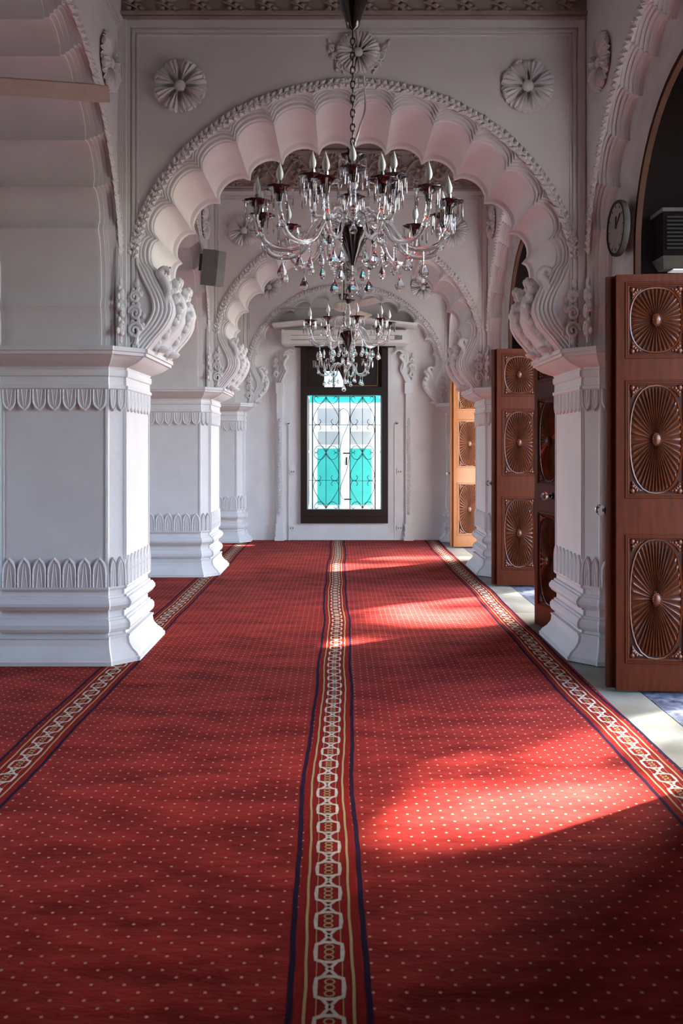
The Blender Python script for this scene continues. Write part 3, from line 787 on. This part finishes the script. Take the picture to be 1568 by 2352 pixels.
def vent(x, y, z, label):
    t = thing('vent_box', label, 'vent', (x, y, z))
    MB().box(0, .75, -.20, 0, -.02, .26).obj('body', M['black_wood'], t, 0)
    MB().box(-.01, .76, -.215, .01, .262, .285).obj('top_edge', M['vent_grey'], t, 0)
    for k in range(9): MB().box(.02, .73, -.212, -.200, .02+k*.025, .032+k*.025).obj('louvre', M['vent_slat'], t, 0)
    MB().add([(0,-.20,-.02),(.75,-.20,-.02),(.75,-.10,-.085),(0.04,-.10,-.085),(0,0,-.02),(.75,0,-.02),(.75,0,-.085),(.04,0,-.085)],
             [(0,1,2,3),(4,5,6,7),(0,3,7,4),(1,2,6,5),(3,2,6,7)]).obj('sloping_base', M['vent_grey'], t, 0)
    MB().box(.10, .74, -.11, -.01, -.094, -.087).obj('outlet_flap', M['whiteplastic'], t, 0)
vent(P(1522, 0, 5.5).x, YP[1]-A-.237, P(0, 580, 5.5).z, 'louvred air unit on the dark partition above the nearest door')
vent(P(1200, 0, 9.5).x, YP[2]-A-.237, P(0, 782, 9.5).z, 'louvred air unit glimpsed in the dark through the scalloped arch')

# ------------------------------------------------------------------ chandeliers
BULB = MB().lathe([(.0,0),(.009,.001),(.016,.014),(.0185,.028),(.016,.044),(.010,.062),(.0045,.078),(.001,.092),(0,.095)], 10).mesh('candle_bulb', M['bulb'], 60)
SLEEVE = MB().lathe([(.011,-.004),(.011,.05),(.006,.052),(.0,.052)], 8).mesh('candle_sleeve', M['chrome'], 40)
CUP = MB().lathe([(.006,-.052),(.012,-.05),(.016,-.04),(.018,-.02),(.028,-.006),(.052,.006),(.070,.012),(.072,.015),(.066,.016),(.03,.004),(.0,.002)], 24, flute=12, fa=.05).mesh('drip_cup', M['smoke'], 40)
def drop_mesh(nm, L_, w, beads):
    b = MB(); z = 0
    b.tube([(0,0,0), (0,0,-.012-beads*.014)], .0012, 4)
    for k in range(beads): b.ball((0,0,-.010-k*.014), .0062, n=6, k=4)
    z = -.008-beads*.014
    b.lathe([(.0,z),(.004,z-.006),(w*.45,z-L_*.30),(w*.9,z-L_*.58),(w,z-L_*.72),(w*.8,z-L_*.88),(w*.35,z-L_*.97),(0,z-L_)], 8)
    return b.mesh(nm, M['glass'], 20)
DROP_A, DROP_B, DROP_C = drop_mesh('crystal_drop', .085, .027, 3), drop_mesh('crystal_drop', .062, .021, 2), drop_mesh('crystal_drop', .075, .020, 5)
DROP_L = drop_mesh('crystal_drop', .115, .036, 3)
PRISM = MB().lathe([(0,0),(.004,-.004),(.0055,-.012),(.0055,-.075),(.003,-.086),(0,-.092)], 6).mesh('crystal_prism', M['glass'], 20)
def arm_mesh(R, rise, drop, r0=.05):
    pts = smooth_path([(r0,0,.05),(r0+R*.16,0,.075),(r0+R*.30,0,.03),(R*.55,0,-drop*.75),(R*.74,0,-drop),(R*.91,0,-drop*.72),(R,0,rise*.25),(R,0,rise-.045)], 5)
    return MB().tube(pts, .0135, 8).mesh('arm', M['glass'], 60)
def chandelier(label, x, y, tiers, ztop, canopy_z, ph=0.0, sc=1.0):
    Z0 = 2.60
    t = thing('chandelier', label, 'chandelier', (x, y, Z0), group='crystal chandeliers down the nave')
    ch = MB()                                    # chain of links
    z = .475*sc; k = 0
    while z < canopy_z-Z0:
        lk = [(.011*math.cos(a*PI/4) if k % 2 == 0 else 0, 0 if k % 2 == 0 else .011*math.cos(a*PI/4), z+.024*math.sin(a*PI/4)) for a in range(9)]
        ch.tube(lk, .0036, 5, caps=False); z += .037; k += 1
    ch.obj('chain', M['dark_metal'], t, 60)
    for q in range(3):
        a = 2*PI*q/3+.4
        MB().tube([(0,0,.475*sc),(.03*math.cos(a),.03*math.sin(a),.40*sc)], .0036, 5).obj('hook', M['dark_metal'], t, 60)
    MB().lathe([(.0,canopy_z-Z0-.02),(.032,canopy_z-Z0),(.038,canopy_z-Z0+.03),(.062,canopy_z-Z0+.09),(.078,canopy_z-Z0+.135),(.076,canopy_z-Z0+.15),(.0,canopy_z-Z0+.152)], 20).obj('canopy', M['smoke'], t, 50)
    MB().tube([(0,0,canopy_z-Z0+.15),(0,0,ztop-Z0)], .007, 6).obj('rod', M['dark_metal'], t, 60)
    MB().lathe([(.012,.05),(.03,.075),(.022,.10),(.034,.135),(.024,.17),(.018,.22),(.030,.25),(.018,.29),(.014,.36),(.0,.365)], 14).obj('stem', M['glass'], t, 40, scale=(1,1,sc))
    MB().lathe([(.010,.355),(.02,.365),(.045,.385),(.070,.398),(.072,.402),(.03,.395),(0,.39)], 20, flute=10, fa=.05).obj('crown_cup', M['smoke'], t, 40, scale=(1,1,sc))
    MB().lathe([(.0,-.165),(.012,-.16),(.026,-.120),(.058,-.045),(.092,.0),(.102,.014),(.075,.016),(.0,.012)], 24, flute=12, fa=.06).obj('centre_cone', M['smoke'], t, 40)
    MB().lathe([(.0,.012),(.048,.015),(.058,.035),(.05,.055),(.03,.07),(.0,.07)], 16).obj('hub', M['chrome'], t, 40)
    rd = random.Random(int(x*100+y*10))
    def drop(me, p, s=1.0): place('crystal_drop', me, t, loc=p, rot=(0,0,rd.uniform(0,3)), scale=s)
    for (R, n, rise, dp, zb, ph2) in tiers:
        am = arm_mesh(R, rise, dp)
        for k in range(n):
            a = 2*PI*k/n+ph2+ph
            c, s_ = math.cos(a), math.sin(a)
            mw = Matrix.Translation((0,0,zb)) @ Matrix.Rotation(a, 4, 'Z')
            arm = place('arm', am, t, mw=mw)
            place('drip_cup', CUP, t, loc=(R*c, R*s_, zb+rise), rot=(0,0,a))
            sl = place('candle_sleeve', SLEEVE, t, loc=(R*c, R*s_, zb+rise), rot=(rd.uniform(-.04,.04), rd.uniform(-.04,.04), a))
            place('candle_bulb', BULB, sl, loc=(0,0,.052))
            for q in range(6):
                b_ = a+2*PI*q/6+.3
                place('crystal_prism', PRISM, t, loc=(R*c+.064*math.cos(b_), R*s_+.064*math.sin(b_), zb+rise+.008), rot=(0,0,b_))
            drop(DROP_A if R > .3 else DROP_B, (R*.74*c, R*.74*s_, zb-dp-.012))
            drop(DROP_B, ((R*.97)*c, (R*.97)*s_, zb+rise-.075))
            if R > .3: drop(DROP_C, (R*.45*c, R*.45*s_, zb-dp*.5))
    drop(DROP_L, (0, 0, -.16)); 
    place('bead_string', drop_mesh('bead_string', .02, .008, 7), t, loc=(0,0,-.155))
    for k in range(6):
        a = 2*PI*k/6; place('crystal_prism', PRISM, t, loc=(.066*math.cos(a), .066*math.sin(a), .39*sc))
    return t
chandelier('largest crystal chandelier, nearest to the viewer, with two tiers of candle bulbs', .068, 4.41,
    [(.50, 12, .115, .10, .0, PI/12), (.235, 6, .20, -.02, .045, -PI/2)], ZC, 3.665)
chandelier('middle crystal chandelier hanging beneath the largest one in view, before the air conditioner', .085, 8.38, [(.40, 9, .105, .10, .0, -PI/2)], ZC, 3.6, .2, .85)
chandelier('smallest crystal chandelier, farthest, in front of the dark window transom', .060, 12.05, [(.375, 7, .105, .09, .0, .3)], ZC, 3.5, 0, .85)

# ------------------------------------------------------------------ fans
BLADE = MB()
rows = []
for i in range(9):
    q = i/8; x_ = .16+.60*q; w = lerp(.055, .07, q)*(1 if i < 8 else .72)
    rows.append([(x_, -w, .020), (x_, 0, .0), (x_, w, -.020)])
BLADE.grid(rows); o = len(BLADE.v)
BLADE.grid([[(p[0], p[1], p[2]-.005) for p in r] for r in rows]); 
BLADE.box(.08, .2, -.018, .018, -.008, .002)
BLM = BLADE.mesh('blade', M['fan'], 50)
def fan(label, x, y, z, ztop, a0):
    t = thing('ceiling_fan', label, 'fan', (x, y, z), group='ceiling fans')
    MB().lathe([(0,-.06),(.05,-.055),(.10,-.03),(.105,.03),(.06,.06),(.02,.075),(.0,.08)], 20).obj('motor_housing', M['fan'], t, 50)
    MB().tube([(0,0,.07),(0,0,ztop-z)], .012, 8).obj('down_rod', M['fan'], t, 60)
    for k in range(3): place('blade', BLM, t, loc=(0,0,-.02), rot=(0,0,a0+2*PI*k/3))
    return t
fan('cream ceiling fan whose blade reaches in at the upper left', -1.96, 4.36, 3.385, 3.89, .20)
fan('pale ceiling fan in the far arch behind the middle chandelier', .03, YP[2], 3.20, 3.90, PI+.05)

# ------------------------------------------------------------------ window at the end
w = thing('window_1', 'dark brown framed window with scrolled iron grille in the end wall', 'window', (0, YEND, 0), kind='structure')
def lx(px): return P(px, 0, YEND).x
def lz(py): return P(0, py, YEND).z
f = MB(); yo, yi = -.05, .10
ox0, ox1, oz0, oz1 = lx(705), lx(876), lz(1170), lz(908)
f.box(WX0-.01, ox0, yo, yi, WZ0-.01, WZ1+.01); f.box(ox1, WX1+.01, yo, yi, WZ0-.01, WZ1+.01); f.box(ox0, ox1, yo, yi, WZ0-.01, oz0)
f.box(ox0, ox1, yo, yi, oz1, oz1+.13); f.box(ox0, ox1, yo, yi, WZ1-.06, WZ1+.01); f.box((ox0+ox1)/2-.02, (ox0+ox1)/2+.02, yo, yi, oz1+.13, WZ1-.06)
f.obj('frame', M['dark_wood'], w, 0)
MB().box(ox0-.06, ox1+.06, yo-.015, yo, lz(1187), lz(1185)).obj('frame_bead', M['wood'], w, 0)
# transom: one blinded light with brass edge, one part open
tx0, tx1 = (ox0+ox1)/2+.02, ox1
MB().box(tx0, tx1, .03, .05, oz1+.13, WZ1-.06).obj('transom_panel', M['dark_wood'], w, 0)
bz = MB(); z0_, z1_ = oz1+.15, lz(820)
for (a_, b_, c_, d_) in ((tx0+.02, tx1-.06, z0_, z0_+.012), (tx0+.02, tx0+.03, z0_, z1_), (tx1-.07, tx1-.06, z0_, z1_)): bz.box(a_, b_, .015, .03, c_, d_)
bz.obj('transom_bead', M['brass'], w, 0)
MB().box(ox0, tx0-.04, .03, .05, lz(852), WZ1-.06).obj('transom_panel', M['dark_wood'], w, 0)
MB().box(ox0, lx(745), .03, .05, oz1+.13, lz(852)).obj('transom_panel', M['dark_wood'], w, 0)
MB().box(lx(764), lx(768), .02, .06, oz1+.13, lz(852)).obj('glazing_bar', M['dark_wood'], w, 0)
MB().box(lx(745), tx0-.02, .07, .074, oz1+.13, lz(852)).obj('pane', M['pane'], w, 0)
# glass side casements standing open outward
for xx in (ox0, ox1):
    sg = 1 if xx == ox0 else -1
    MB().box(xx+sg*.004, xx+sg*.010, .12, .56, oz0+.03, oz1-.03).obj('pane', M['pane'], w, 0)
    c = MB()
    for (y0, y1, z0, z1) in ((.10,.13,oz0,oz1),(.54,.58,oz0,oz1),(.13,.54,oz0,oz0+.03),(.13,.54,oz1-.03,oz1),(.13,.54,lz(1040),lz(1035))): c.box(xx+sg*.002-.01, xx+sg*.002+.016, y0, y1, z0, z1)
    c.obj('casement', M['white_paint'], w, 0)
# grille
g_y = .115
def gx(cx_): return lx(660+cx_/4.704)
def gz(cy_): return lz(740+cy_/4.704)
def gp(a_, b_): return (gx(a_), g_y, gz(b_))
bars = [((c_, 795), (c_, 2028), .009) for c_ in (268, 950)]+[((c_, 795), (c_, 2028), .0065) for c_ in (554, 676)]+[((c_, 800), (c_, 2020), .0045) for c_ in (415, 812)]
bars += [((210, 1108), (1020, 1108), .0048), ((210, 1712), (560, 1712), .0035), ((676, 1716), (1020, 1716), .0035), ((268, 795), (950, 795), .005), ((268, 2026), (950, 2026), .005)]
for a_, b_, r in bars: MB().tube([gp(*a_), gp(*b_)], r, 6).obj('grille_bar', M['iron'], w, 60)
for (cx_, hw_) in ((415, 140), (812, 133)):
    for (ya, yb) in ((800, 1410), (1410, 2020)):
        ym = (ya+yb)/2
        for (y0, sg) in ((ya, 1), (yb, -1)):
            for sx in (-1, 1):
                L_ = abs(ym-y0)
                pts = [(cx_, y0), (cx_+sx*20, y0+sg*L_*.10), (cx_+sx*hw_*.55, y0+sg*L_*.36), (cx_+sx*hw_*.92, y0+sg*L_*.66), (cx_+sx*hw_*.97, y0+sg*L_*.85), (cx_+sx*hw_*.80, y0+sg*L_*.985), (cx_+sx*hw_*.52, y0+sg*L_*.98), (cx_+sx*hw_*.40, y0+sg*L_*.88), (cx_+sx*hw_*.52, y0+sg*L_*.81)]
                MB().tube(smooth_path([gp(*q) for q in pts], 5), .0052, 5).obj('grille_scroll', M['iron'], w, 60)
                pts = [(cx_, y0), (cx_+sx*10, y0+sg*35), (cx_+sx*hw_*.35, y0+sg*72), (cx_+sx*hw_*.70, y0+sg*66), (cx_+sx*hw_*.93, y0+sg*20), (cx_+sx*hw_*.75, y0-sg*0), (cx_+sx*hw_*.60, y0+sg*20)]
                MB().tube(smooth_path([gp(*q) for q in pts], 4), .0048, 5).obj('grille_scroll', M['iron'], w, 60)
for pts in ([(560,960),(600,930),(650,960),(668,1040),(640,1140),(590,1260),(560,1400)], [(672,1440),(640,1600),(580,1760),(570,1850),(600,1920)]):
    MB().tube(smooth_path([gp(*q) for q in pts], 5), .0048, 5).obj('grille_scroll', M['iron'], w, 60)
for (bx_, by_) in ((640, 1417), (652, 1918)):
    MB().tube([gp(bx_-40, by_), gp(bx_+40, by_)], .011, 6).obj('latch', M['iron'], w, 60)

# ------------------------------------------------------------------ building beyond the window
YB = 15.6
def q_(px, py): p = P(px, py, YB); return p.x, p.z
fb = MB(); x0, z0 = q_(600, 1200); x1, z1 = q_(980, 895)
tq = thing('neighbouring_house', 'turquoise and white house front seen through the far window', 'building', (0, YB, 0))
MB().box(-3.0, 3.2, .05, .25, -.03, 5.5).obj('wall', M['turq'], tq, 0)
tag(MB().box(-2.6, 2.8, YEND+.17, YEND+.85, 3.36, 3.44).obj('eave_blocker', M['black_wood'], smooth=0), 'unseen eave added outside the far window to cut skylight', 'eave', kind='structure')  # eave added to dim the overbright view through the window
tag(MB().box(-4, 4, YEND+.17, 19, -.25, -.03).obj('ground_rear', M['ground'], smooth=0), 'pale paving outside the far window', 'ground', kind='structure')
def wbox(nm, ax, ay, bx_, by_, d0, d1, m):
    xa, za = q_(ax, by_); xb, zb = q_(bx_, ay); return MB().box(xa, xb, -d1, -d0, za, zb).obj(nm, m, tq, 0)
wbox('fascia', 620, 770, 960, 893, -.05, .02, M['white_paint'])
wbox('door_surround', 700, 925, 890, 1180, -.05, .0, M['white_paint'])
for (a_, b_) in ((718, 788), (794, 866)):
    wbox('door_leaf', a_, 925, b_, 1175, .001, .04, M['white_paint'])
for (a_, b_) in ((729, 781), (803, 853)):
    wbox('door_glass', a_, 938, b_, 974, .041, .046, M['grey_pane']); wbox('door_glass', a_+1, 992, b_-1, 1021, .041, .046, M['grey_pane'])
    wbox('door_panel', a_, 1030, b_, 1159, .041, .05, M['turq'])
    wbox('rail', a_, 976, b_, 990, .041, .055, M['white_paint'])
wbox('door_post', 783, 925, 800, 1175, .041, .06, M['white_paint'])
wbox('door_handle', 794, 1050, 797, 1068, .061, .08, M['dark_metal'])

# ------------------------------------------------------------------ end wall fittings
ye = YEND-.16
ac = thing('air_conditioner', 'long white air conditioner above the far window', 'air conditioner', (P(792, 0, 13.55).x, YEND-.02, P(0, 795, 13.55).z))
hwac = .97
prof = [(-.02,.0),(-.15,.0),(-.235,.04),(-.25,.10),(-.245,.20),(-.22,.245),(-.02,.25)]
b = MB(); b.grid([[(x_, y_, z_) for y_, z_ in prof] for x_ in (-hwac, hwac)])
b.f += [tuple(range(7)), tuple(range(7, 14))]; b.m += [0, 0]; b.obj('casing', M['whiteplastic'], ac, 40)
for s in (-1, 1): MB().box(s*hwac-.012 if s > 0 else -hwac-.03, s*hwac+.03 if s > 0 else -hwac+.012, -.24, -.02, .03, .25).obj('end_cap', M['whiteplastic'], ac, 0)
MB().box(-.85, .85, -.256, -.246, .085, .092).obj('seam', M['greyplastic'], ac, 0); MB().box(-.85, .85, -.252, -.240, .155, .161).obj('seam', M['greyplastic'], ac, 0)
MB().box(.78, .90, -.254, -.240, .09, .155).obj('display', M['greyplastic'], ac, 0)
MB().box(-.80, .80, -.15, -.03, -.012, .0).obj('outlet', M['dark_wood'], ac, 0)
lg = MB()
lg.add([(P(626,0,13.3).x,13.2,P(0,750,13.3).z),(P(792,0,13.3).x,13.2,P(0,733,13.3).z),(P(957,0,13.3).x,13.2,P(0,750,13.3).z)]+
       [(P(626,0,13.3).x,13.2,P(0,744,13.3).z),(P(792,0,13.3).x,13.2,P(0,727,13.3).z),(P(957,0,13.3).x,13.2,P(0,744,13.3).z)], [(0,1,4,3),(1,2,5,4)])
lg.add([(x_, y_+.49, z_) for x_, y_, z_ in lg.v[:6]], [(0,1,4,3),(1,2,5,4)])
lg.f += [(3,4,10,9),(4,5,11,10),(0,1,7,6),(1,2,8,7),(0,3,9,6),(2,5,11,8)]; lg.m += [0]*6
tag(lg.obj('wall_ledge', M['plaster'], smooth=0), 'thin white ledge above the long air conditioner', 'ledge')
# niche pilasters with small trefoil brackets around the window
for sg, px, lab in ((-1, 642, 'slim leaf-carved pilaster left of the far window'), (1, 938, 'slim leaf-carved pilaster right of the far window')):
    t = thing('pilaster', lab, 'pilaster', (P(px, 0, YEND-.05).x, YEND, 0), group='pilasters beside the far window')
    b = MB(); b.box(-.045, .045, -.075, 0, .12, P(0, 880, YEND).z); b.obj('shaft', M['plaster'], t, 0)
    b = MB()
    for (w_, z0_, z1_) in ((.075,0,.06),(.062,.06,.12),(.07,.12,.15),(.058,.15,.24),(.066,.24,.27)): b.box(-w_, w_, -.075-(w_-.045), 0, z0_, z1_)
    b.obj('base', M['plaster'], t, 0)
    MB().box(-.062, .062, -.095, 0, P(0, 905, YEND).z, P(0, 880, YEND).z).obj('capital', M['plaster'], t, 0)
    z = .40
    while z < 1.9:
        for s2 in (-1, 1): place('leaf_sprig', SPRIG, t, mw=Matrix.Translation((s2*.008, -.074, z)) @ Matrix.Rotation(-PI/2, 4, 'Y') @ Matrix.Diagonal((.9, 1, s2*.6, 1)))
        z += .085
    # trefoil bracket: nested wavy ribs rising inward
    zt = P(0, 880, YEND).z
    br = MB(); ii = -sg
    for k in range(5):
        o_ = .018*k
        pts = [(ii*(-.035+o_), zt), (ii*(.01+o_), zt+.10), (ii*(.055+o_), zt+.20), (ii*(.03+o_), zt+.30), (ii*(.0+o_), zt+.38), (ii*(.02+o_), zt+.47), (ii*(.09+o_), zt+.52), (ii*(.20+o_*.3), zt+.55-o_)]
        br.tube(smooth_path([(x_, -.05-.010*(k % 2)-.006*k, z_) for x_, z_ in pts], 5), .013, 6)
    br.obj('trefoil_bracket', M['plaster'], t, 60)
    place('acanthus_curl', CURL, t, mw=Matrix.Translation((ii*.10, -.06, zt+.20)) @ Matrix.Scale(-ii, 4, (1,0,0)))
    place('scroll_ornament', SCROLL, t, mw=Matrix.Translation((-ii*.055, -.02, zt+.05)))
# trunking, switch boxes, sockets, hooks
for px, lab in ((664, 'left'), (907, 'right')):
    x_ = P(px, 0, YEND).x
    tag(MB().box(x_-.012, x_+.012, YEND-.018, YEND+.001, .0, P(0, 975, YEND).z).obj('trim_%d' % (1 if px == 664 else 2), M['whiteplastic'], smooth=0), 'thin white cable trunking %s of the far window' % lab, 'trunking', kind='structure')
for px, py, lab in ((672, 1083, 'upper switch plate left of the far window'), (917, 1083, 'upper switch plate right of the far window'), (670, 1212, 'low wall socket left of the far window'), (917, 1212, 'low wall socket right of the far window')):
    p = P(px, py, YEND); t = thing('wall_socket', lab, 'socket', (p.x, YEND, p.z), group='sockets on the end wall')
    MB().box(-.042, .042, -.03, -.001, -.042, .042).obj('plate', M['whiteplastic'], t, 0)
    for s in (-1, 1): MB().box(s*.018-.008, s*.018+.008, -.033, -.029, -.016, .010).obj('switch', M['greyplastic'], t, 0)
for px, lab in ((662, 'small dark wall hook left of the far window'), (910, 'small dark wall hook right of the far window')):
    p = P(px, 973, YEND); t = thing('wall_hook', lab, 'hook', (p.x, YEND, p.z))
    MB().lathe([(0,-.0),(.024,-.001),(.024,-.014),(.01,-.02),(.0,-.02)], 10, axis='y').obj('rose', M['whiteplastic'], t, 40)
    MB().tube([(0,-.018,0),(0,-.055,-.004),(.02,-.065,.006)], .009, 6).obj('hook_arm', M['iron'], t, 60)

# ------------------------------------------------------------------ clock, loudspeaker, conduits, cable
ck = thing('wall_clock', 'round wall clock with pale dial above the nearest carved door', 'clock', (NR+.055, 5.42, P(0, 521, 5.38).z), (0, 0, 0))
MB().lathe([(0,.02),(.172,.02),(.177,.0),(.174,-.016),(.166,-.022),(.158,-.018),(.154,-.012),(0,-.012)], 40, axis='x').obj('case', M['vent_grey'], ck, 40)
MB().lathe([(0,-.0125),(.153,-.0125),(.153,-.0135),(0,-.0135)], 40, axis='x').obj('dial', M['dial'], ck, 40)
for a_, l_, nm in ((math.radians(100), .075, 'hour_hand'), (math.radians(140), .115, 'minute_hand')):
    MB().tube([(-.017, 0, 0), (-.017, l_*math.cos(a_), l_*math.sin(a_))], .0045, 5).obj(nm, M['iron'], ck, 60)
for k in range(12):
    a_ = k*PI/6; MB().tube([(-.0145, .128*math.cos(a_), .128*math.sin(a_)), (-.0145, .145*math.cos(a_), .145*math.sin(a_))], .003, 4).obj('hour_mark', M['iron'], ck, 60)
sp_ = P(490, 616, 9.25)
lsp = thing('loudspeaker', 'small grey box loudspeaker tilted on a wall bracket under the scalloped arch', 'loudspeaker', tuple(sp_), (.10, .16, -.35))
MB().box(-.095, .06, -.09, .09, -.19, .19).obj('cabinet', M['greyplastic'], lsp, 0); MB().box(.06, .095, -.085, .085, -.185, .185).obj('front_grille', M['greyplastic'], lsp, 0)
MB().box(-.102, -.094, -.03, .03, -.17, .17).obj('rib', M['dark_metal'], lsp, 0)
MB().box(-.165, -.108, -.03, .05, -.04, .14).obj('bracket', M['dark_metal'], lsp, 0); MB().tube([(-.13,0,-.03),(-.14,0,-.10),(-.09,0,-.14)], .012, 6).obj('bracket_arm', M['dark_metal'], lsp, 60)
for i, (yp, lab) in enumerate(((YP[1], 'white conduit in the corner above the nearest left pier'), (YP[2], 'white conduit in the corner above the middle left pier'))):
    tag(MB().box(NL+.002, NL+.04, yp-A-.045, yp-A-.017, ZCAP+.01, 4.45).obj('trim_%d' % (i+3), M['plaster'], smooth=0), lab, 'conduit', kind='structure')
cb = smooth_path([(P(836,172,5.88).x,5.90,P(0,172,5.88).z),(P(838,250,5.88).x,5.86,P(0,250,5.88).z),(P(826,300,5.0).x,5.0,P(0,292,5.0).z),(.075,4.43,3.06)], 8)
tag(MB().tube(cb, .007, 6).obj('supply_cable', M['plaster'], smooth=60), 'pale supply cable hanging to the largest chandelier', 'cable')

# daylight portals in the openings (guide sky sampling only, give no light of their own)
def portal(loc, rot, sx, sy):
    l = bpy.data.lights.new('sky_portal', 'AREA'); l.shape = 'RECTANGLE'; l.size = sx; l.size_y = sy; l.cycles.is_portal = True
    o = bpy.data.objects.new('sky_portal', l); COL.objects.link(o); o.location = loc; o.rotation_euler = rot
for yc in (4.41, 8.38, 12.1): portal((XI1+.06, yc, 1.82), (0, PI/2, 0), 3.64, 1.86)
for yc_, hw_, z0_, z1_ in AW: portal((-6.10, yc_, (z0_+z1_)/2), (0, -PI/2, 0), z1_-z0_, 2*hw_)
portal(((ox0+ox1)/2, YEND+.14, 1.4), (-PI/2, 0, 0), 1.2, 1.85)
